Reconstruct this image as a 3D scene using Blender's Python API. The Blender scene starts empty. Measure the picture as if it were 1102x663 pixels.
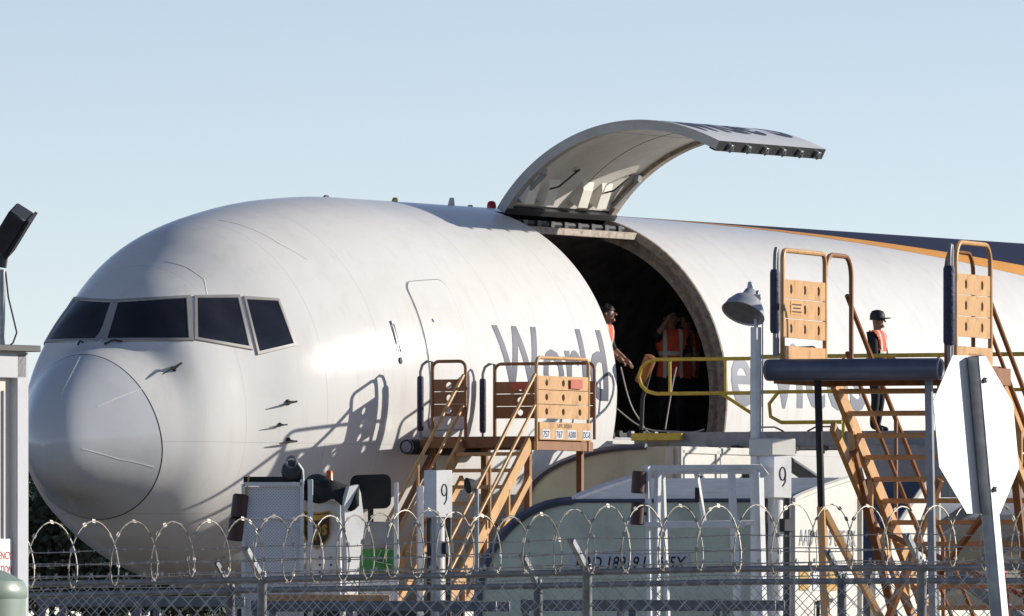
import bpy, bmesh, math, random
import numpy as np
from mathutils import Vector, Matrix
random.seed(7)
R = math.radians
scene = bpy.context.scene
C = scene.collection
# ------------------------------------------------------------------ camera, sky, sun, exposure
F, CX, YH, CZ = 13000.0, 551.0, 670.5, 1.7          # focal length in photo pixels, centre column, horizon row, eye height
cam_d = bpy.data.cameras.new('camera'); cam = bpy.data.objects.new('camera', cam_d); C.objects.link(cam)
cam.location = (0, 0, CZ); cam.rotation_euler = (R(90), 0, 0)
cam_d.sensor_width = 36; cam_d.lens = F/1102*36
cam_d.shift_y = (YH-331.5)/1102
cam_d.clip_start = 1; cam_d.clip_end = 9000
scene.camera = cam
SUN_EL, SUN_AZ = 16.5, 75.5                          # azimuth clockwise from +Y
w = bpy.data.worlds.new('World'); scene.world = w; w.use_nodes = True
nt = w.node_tree; bg = nt.nodes['Background']
sky = nt.nodes.new('ShaderNodeTexSky'); sky.sky_type = 'NISHITA'; sky.sun_disc = False
sky.sun_elevation = R(SUN_EL); sky.sun_rotation = R(SUN_AZ)
sky.altitude = 0; sky.air_density = 0.42; sky.dust_density = 0.0; sky.ozone_density = 0.3
wb = nt.nodes.new('ShaderNodeMix'); wb.data_type = 'RGBA'; wb.blend_type = 'MULTIPLY'; wb.inputs[0].default_value = 1; wb.inputs[7].default_value = (1.17, 1.0, .93, 1)   # white balance of the whole sky
nt.links.new(sky.outputs[0], wb.inputs[6]); nt.links.new(wb.outputs[2], bg.inputs[0]); bg.inputs[1].default_value = 0.13
sd = bpy.data.lights.new('sun', 'SUN'); sd.energy = 4.4; sd.angle = R(0.5); sd.color = (1.0, 0.93, 0.82)
sun = bpy.data.objects.new('sun', sd); C.objects.link(sun)
sv = Vector((math.sin(R(SUN_AZ))*math.cos(R(SUN_EL)), math.cos(R(SUN_AZ))*math.cos(R(SUN_EL)), math.sin(R(SUN_EL))))
sun.rotation_euler = (-sv).to_track_quat('-Z', 'Y').to_euler(); sun.location = sv*80
scene.view_settings.view_transform = 'Standard'; scene.view_settings.look = 'None'
scene.view_settings.exposure = 0.14; scene.view_settings.gamma = 1.0

def P(px, py, Y):                                    # photo pixel + depth -> world point
    return Vector(((px-CX)*Y/F, Y, CZ+(YH-py)*Y/F))

# ------------------------------------------------------------------ materials
MATS = {}
def mat(name, col, rough=.5, metal=0, var=.12, scale=3.0, bump=0.0, bscale=40, coat=0, dirt=None, dirt_amt=.4, dirt_scale=1.2, spec=.5):
    m = bpy.data.materials.new(name); m.use_nodes = True; t = m.node_tree; n = t.nodes; l = t.links
    b = n['Principled BSDF']; b.inputs['Roughness'].default_value = rough; b.inputs['Metallic'].default_value = metal
    b.inputs['Coat Weight'].default_value = coat; b.inputs['Coat Roughness'].default_value = .08
    b.inputs['Specular IOR Level'].default_value = spec
    tc = n.new('ShaderNodeTexCoord')
    ns = n.new('ShaderNodeTexNoise'); ns.inputs['Scale'].default_value = scale; ns.inputs['Detail'].default_value = 6
    l.new(tc.outputs['Object'], ns.inputs['Vector'])
    rp = n.new('ShaderNodeMapRange'); rp.inputs[1].default_value = .3; rp.inputs[2].default_value = .7
    rp.inputs[3].default_value = 1-var; rp.inputs[4].default_value = 1+var
    l.new(ns.outputs['Fac'], rp.inputs[0])
    mx = n.new('ShaderNodeMix'); mx.data_type = 'RGBA'; mx.blend_type = 'MULTIPLY'; mx.inputs[0].default_value = 1
    mx.inputs[6].default_value = (*col, 1); l.new(rp.outputs[0], mx.inputs[7])
    out = mx.outputs[2]
    if dirt:
        n2 = n.new('ShaderNodeTexNoise'); n2.inputs['Scale'].default_value = dirt_scale; n2.inputs['Detail'].default_value = 8; n2.inputs['Roughness'].default_value = .65
        l.new(tc.outputs['Object'], n2.inputs['Vector'])
        r2 = n.new('ShaderNodeMapRange'); r2.inputs[1].default_value = .5; r2.inputs[2].default_value = .75; r2.inputs[4].default_value = dirt_amt
        l.new(n2.outputs['Fac'], r2.inputs[0])
        m2 = n.new('ShaderNodeMix'); m2.data_type = 'RGBA'; l.new(r2.outputs[0], m2.inputs[0]); l.new(out, m2.inputs[6]); m2.inputs[7].default_value = (*dirt, 1)
        out = m2.outputs[2]
        ra = n.new('ShaderNodeMath'); ra.operation = 'MULTIPLY_ADD'; l.new(r2.outputs[0], ra.inputs[0]); ra.inputs[1].default_value = .35; ra.inputs[2].default_value = rough
        l.new(ra.outputs[0], b.inputs['Roughness'])
    l.new(out, b.inputs['Base Color'])
    if bump:
        n3 = n.new('ShaderNodeTexNoise'); n3.inputs['Scale'].default_value = bscale; n3.inputs['Detail'].default_value = 4
        l.new(tc.outputs['Object'], n3.inputs['Vector'])
        bp = n.new('ShaderNodeBump'); bp.inputs['Strength'].default_value = bump; bp.inputs['Distance'].default_value = .02
        l.new(n3.outputs['Fac'], bp.inputs['Height']); l.new(bp.outputs[0], b.inputs['Normal'])
    MATS[name] = m; return m

mat('white_paint', (.80, .79, .77), .16, spec=.16, var=.025, scale=.8, dirt=(.5, .47, .42), dirt_amt=.2, dirt_scale=1.1, bump=.07, bscale=1.1)
mat('radome_paint', (.66, .68, .70), .24, var=.03, scale=1.2, dirt=(.42, .38, .33), dirt_amt=.3, dirt_scale=1.6, coat=.4, bump=.04, bscale=2)
mat('navy_paint', (.020, .024, .055), .5, var=.06, spec=.25)
mat('orange_paint', (.78, .36, .09), .5, spec=.25, var=.05)
mat('letter_paint', (.060, .064, .105), .4, var=.08)
mat('letter_faded', (.20, .21, .26), .45, var=.1)
mat('glass', (.016, .017, .024), .04, var=.5, scale=2.5, spec=.7)
mat('window_frame', (.42, .40, .38), .4, metal=.2, dirt=(.2, .17, .15), dirt_amt=.4, dirt_scale=6)
mat('seam', (.03, .03, .035), .7)
mat('pale_seam', (.86, .85, .82), .4)
mat('dark_metal', (.05, .05, .055), .5, metal=.4, var=.25, scale=8)
mat('black_rubber', (.018, .018, .02), .75, var=.3, scale=6, bump=.2, bscale=30)
mat('jamb', (.40, .33, .27), .6, var=.3, scale=14, dirt=(.06, .05, .045), dirt_amt=.7, dirt_scale=9)
mat('liner', (.55, .52, .52), .8, var=.2)
mat('hold_floor', (.10, .10, .10), .55, metal=.3, var=.3)
mat('door_liner', (.80, .77, .70), .5, var=.05, scale=5, dirt=(.45, .40, .32), dirt_amt=.3, dirt_scale=2.2, bump=.15, bscale=5)
mat('tan_paint', (.62, .35, .14), .5, var=.12, scale=6, dirt=(.16, .075, .03), dirt_amt=.55, dirt_scale=5)
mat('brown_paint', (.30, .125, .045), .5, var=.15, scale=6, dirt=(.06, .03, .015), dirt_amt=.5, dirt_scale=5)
mat('blue_pad', (.030, .034, .075), .6, var=.25, scale=12, bump=.5, bscale=26)
mat('yellow_paint', (.60, .42, .05), .45, var=.12, scale=8, dirt=(.1, .06, .02), dirt_amt=.5, dirt_scale=10)
mat('machine_white', (.82, .82, .82), .42, var=.06, scale=5, dirt=(.24, .21, .17), dirt_amt=.4, dirt_scale=4)
mat('machine_grey', (.30, .31, .34), .5, var=.15, scale=6, dirt=(.1, .09, .08), dirt_amt=.5, dirt_scale=5)
mat('galvanised', (.33, .34, .36), .42, metal=.7, var=.25, scale=18, dirt=(.16, .15, .14), dirt_amt=.4, dirt_scale=9)
mat('fence_dark', (.19, .195, .215), .55, metal=.4, var=.25, scale=14)
mat('wire', (.50, .49, .47), .5, metal=.3, var=.25, scale=20)
mat('razor', (.46, .43, .37), .55, metal=.3, var=.2, scale=14)
mat('uld_skin', (.62, .68, .55), .42, metal=.12, var=.07, scale=2.5, dirt=(.22, .23, .18), dirt_amt=.5, dirt_scale=2.0, bump=.1, bscale=2)
mat('uld_roof', (.42, .45, .48), .45, metal=.1, var=.12, scale=4, dirt=(.16, .17, .2), dirt_amt=.5, dirt_scale=3, bump=.25, bscale=6)
mat('uld_rim', (.13, .145, .21), .45, metal=.3, var=.15, scale=5)
mat('uld_white', (.70, .69, .64), .5, var=.06, scale=4, dirt=(.4, .36, .28), dirt_amt=.4, dirt_scale=3, bump=.08, bscale=4)
mat('uld_navy', (.05, .058, .10), .4, var=.1, scale=3)
mat('plate', (.62, .64, .70), .5, var=.05)
mat('ink', (.02, .02, .028), .6)
mat('red_ink', (.55, .05, .06), .6)
mat('ups_brown', (.055, .028, .015), .4)
mat('gold', (.55, .33, .05), .4)
mat('sticker_orange', (.70, .38, .12), .5)
mat('sticker_red', (.52, .10, .05), .5)
mat('beacon_orange', (.75, .16, .03), .25)
mat('beacon_red', (.5, .02, .02), .2)
mat('green_paint', (.04, .22, .05), .5, var=.15, scale=10)
mat('hut_cream', (.73, .68, .60), .6, var=.04, scale=4, dirt=(.5, .44, .36), dirt_amt=.25, dirt_scale=2)
mat('hut_trim', (.55, .56, .60), .55, var=.06, scale=5, dirt=(.35, .34, .34), dirt_amt=.3, dirt_scale=5)
mat('bin_green', (.30, .38, .32), .35, var=.12, scale=6, dirt=(.3, .3, .26), dirt_amt=.35, dirt_scale=4)
mat('skin_tone', (.30, .165, .11), .5, var=.08)
mat('hair', (.014, .011, .010), .6, var=.3, scale=30)
mat('dark_cloth', (.016, .017, .022), .85, var=.25, scale=14, bump=.4, bscale=22)
mat('vest_orange', (.75, .10, .035), .7, var=.1, scale=9, bump=.3, bscale=14)
mat('reflective', (.62, .63, .62), .4, var=.05)
mat('bark', (.07, .05, .035), .9, var=.3, scale=6)
mat('leaf_dark', (.035, .05, .03), .7, var=.35, scale=.8)
mat('leaf_mid', (.05, .07, .04), .7, var=.35, scale=.8)
mat('concrete', (.16, .138, .105), .8, var=.12, scale=.15, dirt=(.06, .055, .045), dirt_amt=.5, dirt_scale=.05, bump=.2, bscale=8)
mat('lamp_grey', (.46, .48, .52), .4, metal=.25, var=.12, scale=10)
mat('lamp_inner', (.30, .30, .31), .35, metal=.5, var=.2, scale=12)
mat('sign_back', (.78, .78, .78), .45, metal=.1, var=.03, scale=6)
mat('maroon', (.075, .03, .025), .5)
mat('rail_grey', (.28, .285, .30), .5, metal=.4, var=.25, scale=14)
mat('rope', (.55, .53, .48), .8)
def perforated(name):
    m = mat(name, (.80, .81, .84), .45, var=.05, scale=5)
    t = m.node_tree; n = t.nodes; l = t.links; b = n['Principled BSDF']
    src = b.inputs['Base Color'].links[0].from_socket
    tc = n.new('ShaderNodeTexCoord'); mp = n.new('ShaderNodeMapping'); l.new(tc.outputs['Object'], mp.inputs[0])
    mp.inputs['Scale'].default_value = (40, 40, 40); mp.inputs['Rotation'].default_value = (0, R(45), 0)
    fr = n.new('ShaderNodeVectorMath'); fr.operation = 'FRACTION'; l.new(mp.outputs[0], fr.inputs[0])
    sb = n.new('ShaderNodeVectorMath'); sb.operation = 'SUBTRACT'; l.new(fr.outputs[0], sb.inputs[0]); sb.inputs[1].default_value = (.5, .5, .5)
    ml = n.new('ShaderNodeVectorMath'); ml.operation = 'MULTIPLY'; l.new(sb.outputs[0], ml.inputs[0]); ml.inputs[1].default_value = (1, 0, 1)
    ln = n.new('ShaderNodeVectorMath'); ln.operation = 'LENGTH'; l.new(ml.outputs[0], ln.inputs[0])
    lt = n.new('ShaderNodeMath'); lt.operation = 'LESS_THAN'; l.new(ln.outputs['Value'], lt.inputs[0]); lt.inputs[1].default_value = .25
    mx = n.new('ShaderNodeMix'); mx.data_type = 'RGBA'; l.new(lt.outputs[0], mx.inputs[0]); l.new(src, mx.inputs[6]); mx.inputs[7].default_value = (.42, .43, .47, 1)
    l.new(mx.outputs[2], b.inputs['Base Color'])
perforated('perforated')
def vest_bands():                                     # printed reflective tape on the vest
    m = MATS['vest_orange']; t = m.node_tree; n = t.nodes; l = t.links; b = n['Principled BSDF']
    src = b.inputs['Base Color'].links[0].from_socket
    tc = n.new('ShaderNodeTexCoord'); sp = n.new('ShaderNodeSeparateXYZ'); l.new(tc.outputs['Object'], sp.inputs[0])
    def band(sock, c, hw, ab=False):
        if ab:
            a = n.new('ShaderNodeMath'); a.operation = 'ABSOLUTE'; l.new(sock, a.inputs[0]); sock = a.outputs[0]
        q = n.new('ShaderNodeMath'); q.operation = 'COMPARE'; l.new(sock, q.inputs[0]); q.inputs[1].default_value = c; q.inputs[2].default_value = hw
        return q.outputs[0]
    a = band(sp.outputs[2], 1.17, .028); c = band(sp.outputs[1], .115, .026, True)
    mx_ = n.new('ShaderNodeMath'); mx_.operation = 'MAXIMUM'; l.new(a, mx_.inputs[0]); l.new(c, mx_.inputs[1])
    mx = n.new('ShaderNodeMix'); mx.data_type = 'RGBA'; l.new(mx_.outputs[0], mx.inputs[0]); l.new(src, mx.inputs[6]); mx.inputs[7].default_value = (.62, .62, .55, 1)
    l.new(mx.outputs[2], b.inputs['Base Color'])
vest_bands()
def panel_lines():                                    # skin joints of the fuselage as fine relief and grime
    m = MATS['white_paint']; t = m.node_tree; n = t.nodes; l = t.links; b = n['Principled BSDF']
    src = b.inputs['Base Color'].links[0].from_socket
    tc = n.new('ShaderNodeTexCoord'); sp = n.new('ShaderNodeSeparateXYZ'); l.new(tc.outputs['Object'], sp.inputs[0])
    outs = []
    for sock, c, hw in [(0, 2.55, .004), (0, 3.95, .006), (0, 5.1, .005), (0, 8.1, .006), (0, 9.2, .004), (0, 11.05, .004), (0, 15.4, .004), (0, 10.35, .006), (0, 16.6, .006), (0, 19.4, .006), (0, 23, .006),
                        (2, 4.02, .005), (2, 3.1, .005)]:
        q = n.new('ShaderNodeMath'); q.operation = 'COMPARE'; l.new(sp.outputs[sock], q.inputs[0]); q.inputs[1].default_value = c; q.inputs[2].default_value = hw
        outs.append(q.outputs[0])
    cur = outs[0]
    for o in outs[1:]:
        a = n.new('ShaderNodeMath'); a.operation = 'MAXIMUM'; l.new(cur, a.inputs[0]); l.new(o, a.inputs[1]); cur = a.outputs[0]
    sc = n.new('ShaderNodeMath'); sc.operation = 'MULTIPLY'; l.new(cur, sc.inputs[0]); sc.inputs[1].default_value = .34
    mx = n.new('ShaderNodeMix'); mx.data_type = 'RGBA'; l.new(sc.outputs[0], mx.inputs[0]); l.new(src, mx.inputs[6]); mx.inputs[7].default_value = (.35, .33, .3, 1)
    mp = n.new('ShaderNodeMapping'); mp.inputs['Scale'].default_value = (3.2, 3.2, .45); l.new(tc.outputs['Object'], mp.inputs[0])
    sn = n.new('ShaderNodeTexNoise'); sn.inputs['Scale'].default_value = 1.6; sn.inputs['Detail'].default_value = 9; sn.inputs['Roughness'].default_value = .7; l.new(mp.outputs[0], sn.inputs['Vector'])
    sr = n.new('ShaderNodeMapRange'); sr.inputs[1].default_value = .52; sr.inputs[2].default_value = .8; sr.inputs[4].default_value = .32; l.new(sn.outputs['Fac'], sr.inputs[0])
    m3 = n.new('ShaderNodeMix'); m3.data_type = 'RGBA'; l.new(sr.outputs[0], m3.inputs[0]); l.new(mx.outputs[2], m3.inputs[6]); m3.inputs[7].default_value = (.52, .48, .42, 1)
    l.new(m3.outputs[2], b.inputs['Base Color'])
    # frames showing faintly through the skin
    wv = n.new('ShaderNodeTexWave'); wv.wave_type = 'BANDS'; wv.bands_direction = 'X'; wv.inputs['Scale'].default_value = .62; wv.inputs['Distortion'].default_value = .8; wv.inputs['Detail'].default_value = 2; l.new(tc.outputs['Object'], wv.inputs['Vector'])
    bp = n.new('ShaderNodeBump'); bp.inputs['Strength'].default_value = .10; bp.inputs['Distance'].default_value = .012; l.new(wv.outputs['Fac'], bp.inputs['Height'])
    old = b.inputs['Normal'].links[0].from_node; l.new(bp.outputs[0], old.inputs['Normal'])
panel_lines()

# ------------------------------------------------------------------ mesh building
class MB:
    def __init__(s): s.v = []; s.f = []
    def add(s, vs, fs):
        o = len(s.v); s.v += [tuple(q) for q in vs]; s.f += [tuple(i+o for i in q) for q in fs]; return s
    def box(s, c, d, ax=None, ch=0.0):
        c = Vector(c); x, y, z = ax or (Vector((1, 0, 0)), Vector((0, 1, 0)), Vector((0, 0, 1)))
        h = [q/2 for q in d]; ch = min(ch or min(d)*.08, .012)
        vs = []; idx = {}
        for i in (-1, 1):
            for j in (-1, 1):
                for k in (-1, 1):
                    for m in range(3):
                        q = [i*h[0], j*h[1], k*h[2]]
                        for a in range(3):
                            if a != m: q[a] -= (i, j, k)[a]*ch
                        idx[(i, j, k, m)] = len(vs); vs.append(c+x*q[0]+y*q[1]+z*q[2])
        fs = []
        for m in range(3):
            a, b = [t for t in range(3) if t != m]
            for sg in (-1, 1):
                loop = []
                for ia, ib in ((-1, -1), (1, -1), (1, 1), (-1, 1)):
                    k = [0, 0, 0]; k[m] = sg; k[a] = ia; k[b] = ib; loop.append(idx[(*k, m)])
                if (sg < 0) != (m == 1): loop.reverse()
                fs.append(loop)
        for m in range(3):                                   # chamfers
            a, b = [t for t in range(3) if t != m]
            for ia in (-1, 1):
                for ib in (-1, 1):
                    k0 = [0]*3; k1 = [0]*3; k0[a] = k1[a] = ia; k0[b] = k1[b] = ib; k0[m] = -1; k1[m] = 1
                    lp = [idx[(*k0, a)], idx[(*k1, a)], idx[(*k1, b)], idx[(*k0, b)]]
                    fs.append(lp)
        for i in (-1, 1):
            for j in (-1, 1):
                for k in (-1, 1): fs.append([idx[(i, j, k, m)] for m in range(3)])
        return s.add(vs, fs)
    def beam(s, p0, p1, wd, ht, up=(0, 0, 1)):               # rectangular bar between two points
        p0 = Vector(p0); p1 = Vector(p1); d = p1-p0; L = d.length; d = d/L; up = Vector(up)
        if abs(d.dot(up)) > .98: up = Vector((0, 1, 0))
        sx = d.cross(up).normalized(); uz = sx.cross(d)
        return s.box((p0+p1)/2, (L, wd, ht), (d, sx, uz))
    def tube(s, pts, r, n=8, closed=False):
        pts = [Vector(q) for q in pts]; k = len(pts); rs = r if isinstance(r, (list, tuple)) else [r]*k
        vs = []; fs = []; prev = None
        for i, q in enumerate(pts):
            if closed: t = pts[(i+1) % k]-pts[i-1]
            else: t = pts[min(i+1, k-1)]-pts[max(i-1, 0)]
            t.normalize()
            if prev is None: a = t.cross(Vector((0, 0, 1)) if abs(t.z) < .9 else Vector((1, 0, 0))).normalized()
            else:
                a = prev-t*prev.dot(t)
                a = a.normalized() if a.length > 1e-6 else t.orthogonal().normalized()
            prev = a; b = t.cross(a)
            for j in range(n):
                an = 2*math.pi*j/n; vs.append(q+(a*math.cos(an)+b*math.sin(an))*rs[i])
        for i in range(k if closed else k-1):
            for j in range(n):
                i2 = (i+1) % k
                fs.append((i*n+j, i*n+(j+1) % n, i2*n+(j+1) % n, i2*n+j))
        if not closed: fs += [tuple(range(n-1, -1, -1)), tuple((k-1)*n+j for j in range(n))]
        return s.add(vs, fs)
    def prism(s, poly, o, x, y, th):                          # flat outline in the x/y plane, thickness along x cross y
        o = Vector(o); x = Vector(x); y = Vector(y); z = x.cross(y).normalized(); n = len(poly)
        vs = [o+x*a+y*b for a, b in poly]+[o+x*a+y*b+z*th for a, b in poly]
        fs = [tuple(range(n-1, -1, -1)), tuple(range(n, 2*n))]+[(i, (i+1) % n, n+(i+1) % n, n+i) for i in range(n)]
        return s.add(vs, fs)
    def lathe(s, prof, o, axis, n=20):                        # (radius, height) pairs about an axis
        o = Vector(o); z = Vector(axis).normalized(); x = z.orthogonal().normalized(); y = z.cross(x)
        vs = [o+z*h+(x*math.cos(2*math.pi*j/n)+y*math.sin(2*math.pi*j/n))*r for r, h in prof for j in range(n)]
        fs = [(i*n+j, i*n+(j+1) % n, (i+1)*n+(j+1) % n, (i+1)*n+j) for i in range(len(prof)-1) for j in range(n)]
        fs += [tuple(range(n-1, -1, -1)), tuple((len(prof)-1)*n+j for j in range(n))]
        return s.add(vs, fs)
    def grid(s, rows):
        m = len(rows[0]); vs = [q for r_ in rows for q in r_]
        return s.add(vs, [(i*m+j, i*m+j+1, (i+1)*m+j+1, (i+1)*m+j) for i in range(len(rows)-1) for j in range(m-1)])
    def mesh(s, name, m, smooth=True, angle=40, fix=True):
        me = bpy.data.meshes.new(name); me.from_pydata(s.v, [], s.f); me.validate()
        if fix:
            bm = bmesh.new(); bm.from_mesh(me); bmesh.ops.recalc_face_normals(bm, faces=bm.faces); bm.to_mesh(me); bm.free()
        me.materials.append(MATS[m])
        if smooth:
            me.shade_smooth()
            try: me.set_sharp_from_angle(angle=R(angle))
            except Exception: pass
        return me
def obj(name, me, parent=None):
    o = bpy.data.objects.new(name, me); C.objects.link(o)
    if parent is not None: o.parent = parent
    return o
def tag(o, label, cat, group=None):
    o['label'] = label; o['category'] = cat
    if group: o['group'] = group
    return o
class Thing:
    def __init__(s, name, label, cat, loc=(0, 0, 0), rot=0.0, group=None):
        s.e = bpy.data.objects.new(name, None); C.objects.link(s.e); s.e.empty_display_size = .3
        s.e.location = loc; s.e.rotation_euler = (0, 0, rot); tag(s.e, label, cat, group)
        s.M = Matrix.Translation(Vector(loc)) @ Matrix.Rotation(rot, 4, 'Z'); s.I = s.M.inverted()
    def l(s, p): return s.I @ Vector(p)
    def px(s, x, y, Y): return s.I @ P(x, y, Y)
    def part(s, name, mb, m, parent=None, label=None, smooth=True, angle=40, fix=True):
        o = obj(name, mb.mesh(name, m, smooth, angle, fix), parent or s.e)
        if label: o['label'] = label
        return o
def text_faces(body, width=None, height=None, bold=0.0, shear=0.0, cut=0.0):
    cu = bpy.data.curves.new('t', 'FONT'); cu.body = body; cu.offset = bold; cu.shear = shear; cu.resolution_u = 3
    o = bpy.data.objects.new('t', cu); C.objects.link(o); dg = bpy.context.evaluated_depsgraph_get(); dg.update()
    me = bpy.data.meshes.new_from_object(o.evaluated_get(dg)); bpy.data.objects.remove(o); bpy.data.curves.remove(cu)
    bm = bmesh.new(); bm.from_mesh(me); bpy.data.meshes.remove(me)
    xs = [v.co.x for v in bm.verts]; x0, x1 = min(xs), max(xs)
    sx = width/(x1-x0) if width else 1; sy = height/.73 if height else 1          # .73: cap height of the built-in face
    if not width: sx = sy
    for v in bm.verts: v.co.x = (v.co.x-x0)*sx; v.co.y *= sy
    if cut:
        ys = [v.co.y for v in bm.verts]; y = min(ys)+cut
        while y < max(ys):
            bmesh.ops.bisect_plane(bm, geom=bm.verts[:]+bm.edges[:]+bm.faces[:], plane_co=(0, y, 0), plane_no=(0, 1, 0)); y += cut
    bm.verts.index_update(); vs = [tuple(v.co) for v in bm.verts]; fs = [tuple(v.index for v in f.verts) for f in bm.faces]; bm.free()
    return vs, fs
def text_on(mb, body, o, x, y, width=None, height=None, bold=.01, shear=0):
    vs, fs = text_faces(body, width, height, bold, shear); o = Vector(o); x = Vector(x); y = Vector(y)
    return mb.add([o+x*v[0]+y*v[1] for v in vs], fs)
def arc_loop(p0, u, width, z0, z1, rad=.11, n=5, both=True):  # inverted U of tube: up, across, down
    p0 = Vector(p0); u = Vector(u); pts = [p0+Vector((0, 0, z0))]
    for k in range(n+1):
        a = math.pi/2*k/n; pts.append(p0+u*(rad-rad*math.cos(a))+Vector((0, 0, z1-rad+rad*math.sin(a))))
    for k in range(n+1):
        a = math.pi/2*k/n; pts.append(p0+u*(width-rad+rad*math.sin(a))+Vector((0, 0, z1-rad+rad*math.cos(a))))
    if both: pts.append(p0+u*width+Vector((0, 0, z0)))
    return pts
def holed_board(wd, ht, nh, r=.042, th=.022):                 # a board with round holes, in its own x/z plane
    mb = MB(); cw = wd/nh; K = 4
    for c in range(nh):
        per = []
        for k in range(K): per.append((-cw/2+cw*k/K, -ht/2))
        for k in range(K): per.append((cw/2, -ht/2+ht*k/K))
        for k in range(K): per.append((cw/2-cw*k/K, ht/2))
        for k in range(K): per.append((-cw/2, ht/2-ht*k/K))
        N = len(per); cx = cw*(c+.5); vs = []
        for y in (0, th):
            for a, b in per: vs.append((cx+a, y, b))
            for a, b in per:
                an = math.atan2(b, a); vs.append((cx+r*math.cos(an), y, r*1.15*math.sin(an)))
        fs = []
        for i in range(N):
            j = (i+1) % N
            fs += [(i, j, N+j, N+i), (2*N+j, 2*N+i, 3*N+i, 3*N+j), (N+i, N+j, 3*N+j, 3*N+i)]
            if not (c > 0 and 3*K <= i < 4*K) and not (c < nh-1 and K <= i < 2*K): fs.append((j, i, 2*N+i, 2*N+j))
        mb.add(vs, fs)
    return mb

# ------------------------------------------------------------------ ground
g = MB(); g.grid([[(x, y, 0) for x in (-4000, -300, 0, 300, 4000)] for y in (-600, 0, 150, 400, 7000)])
o = obj('ground', g.mesh('ground', 'concrete')); o['kind'] = 'structure'

# ------------------------------------------------------------------ airplane
PSI = R(27.0); AX = Vector((math.sin(PSI), math.cos(PSI), 0)); NX = Vector((math.cos(PSI), -math.sin(PSI), 0))
TIP = Vector((-5.96, 153.5, 0))
ST = [0, .12, .5, 1.03, 1.54, 1.95, 2.7, 3.6, 4.8, 6.2, 7.5]
PT = [3.97, 4.389, 4.803, 5.13, 5.347, 5.888, 6.395, 6.816, 7.095, 7.283, 7.35]
PB = [3.97, 3.662, 3.402, 3.212, 2.987, 2.74, 2.429, 2.218, 2.07, 1.983, 1.94]
PW = [0.0, .279, .566, .893, 1.176, 1.381, 1.610, 1.913, 2.184, 2.400, 2.515]
PM = [3.97, 4.02, 4.06, 4.1, 4.15, 4.2, 4.3, 4.45, 4.62, 4.78, 4.835]
UU = [math.sqrt(s_) for s_ in ST]
def slopes(ys):
    n = len(UU); h = [UU[i+1]-UU[i] for i in range(n-1)]; d = [(ys[i+1]-ys[i])/h[i] for i in range(n-1)]; m = [0]*n
    for i in range(1, n-1):
        if d[i-1]*d[i] > 0:
            w1 = 2*h[i]+h[i-1]; w2 = h[i]+2*h[i-1]; m[i] = (w1+w2)/(w1/d[i-1]+w2/d[i])
    m[0] = ((2*h[0]+h[1])*d[0]-h[0]*d[1])/(h[0]+h[1]); return m
SL = {id(a): slopes(a) for a in (PT, PB, PW, PM)}
def prof(a, st):
    if st >= 7.5:
        v = a[-1]
        if st > 33:                                            # tail cone
            k = min(1, (st-33)/21.0)
            if a is PW: v = 2.515*(1-k**1.7*.93)
            elif a is PT: v = 7.35-.3*k*k
            elif a is PB: v = 1.94+k**1.5*4.6
            else: v = 4.835+k**1.5*2.0
        return v
    u = math.sqrt(max(st, 0)); i = 0
    while i < len(UU)-2 and u > UU[i+1]: i += 1
    h = UU[i+1]-UU[i]; t = (u-UU[i])/h; m = SL[id(a)]
    return (2*t**3-3*t*t+1)*a[i]+(t**3-2*t*t+t)*h*m[i]+(3*t*t-2*t**3)*a[i+1]+(t**3-t*t)*h*m[i+1]
def skin(st, th, off=0.0):                                     # point on the hull in airplane coordinates; th=0 left side, 90 deg crown
    t, b, wd, m = (prof(a, st) for a in (PT, PB, PW, PM)); c, s_ = math.cos(th), math.sin(th)
    hz = (t-m) if s_ > 0 else (m-b)
    lat, z = wd*c, m+hz*s_
    if off:
        nl, nz = c/max(wd, .02), s_/max(hz, .02); q = math.hypot(nl, nz); lat += off*nl/q; z += off*nz/q
    return Vector((st, -lat, z))
def to_px(p):
    wv = TIP+AX*p.x-NX*p.y; s_ = F/wv.y
    return CX+s_*wv.x, YH-s_*(p.z-CZ)
def on_skin(px, py, st=4.0, th=.4):                            # pixel -> (station, angle) on the near side
    best = None
    for a in np.linspace(.15, 24, 60):
        for b in np.linspace(-.9, 1.5, 40):
            q = to_px(skin(a, b)); d = (q[0]-px)**2+(q[1]-py)**2
            if best is None or d < best[0]: best = (d, a, b)
    _, st, th = best
    for _ in range(25):
        q = to_px(skin(st, th)); e = .002
        qa = to_px(skin(st+e, th)); qb = to_px(skin(st, th+e))
        J = np.array([[(qa[0]-q[0])/e, (qb[0]-q[0])/e], [(qa[1]-q[1])/e, (qb[1]-q[1])/e]])
        dx = np.linalg.lstsq(J, np.array([px-q[0], py-q[1]]), rcond=None)[0]
        st = max(.02, st+float(np.clip(dx[0], -.3, .3))); th += float(np.clip(dx[1], -.15, .15))
    return st, th
plane = Thing('cargo_airplane', 'white cargo airplane with its main cargo door swung open', 'airplane', TIP, R(63))
D0, D1, DS, DH = 11.3, 14.7, R(-13.4), R(75)                   # cargo opening: stations, sill angle, hinge angle
def bump_t(p):
    return (p/1.25)**1.5 if p < 1.25 else max(0, 1-(p-1.25)/1.6)**2*(1+2*(p-1.25)/1.6)
def hull(p, th): return skin(max(.0, p-.21*math.sin(th)*bump_t(p)), th)
TH = sorted(set([R(a) for a in range(-180, 180, 3)]+[DS, R(-13.4+1), DH]))
TH = [t for t in TH if not any(0 < abs(t-q) < R(.9) and t not in (DS, DH, R(-12.4)) for q in (DS, DH))]
def rings(ps):
    return [[hull(p, t) for t in TH]+[hull(p, TH[0])] for p in ps]
mb = MB(); ps = [.0012]+[1.242*(k/26.0)**2 for k in range(1, 27)]
rr = rings(ps); mb.grid(rr); mb.add(rr[0][:-1], [tuple(range(len(TH)))])
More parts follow.
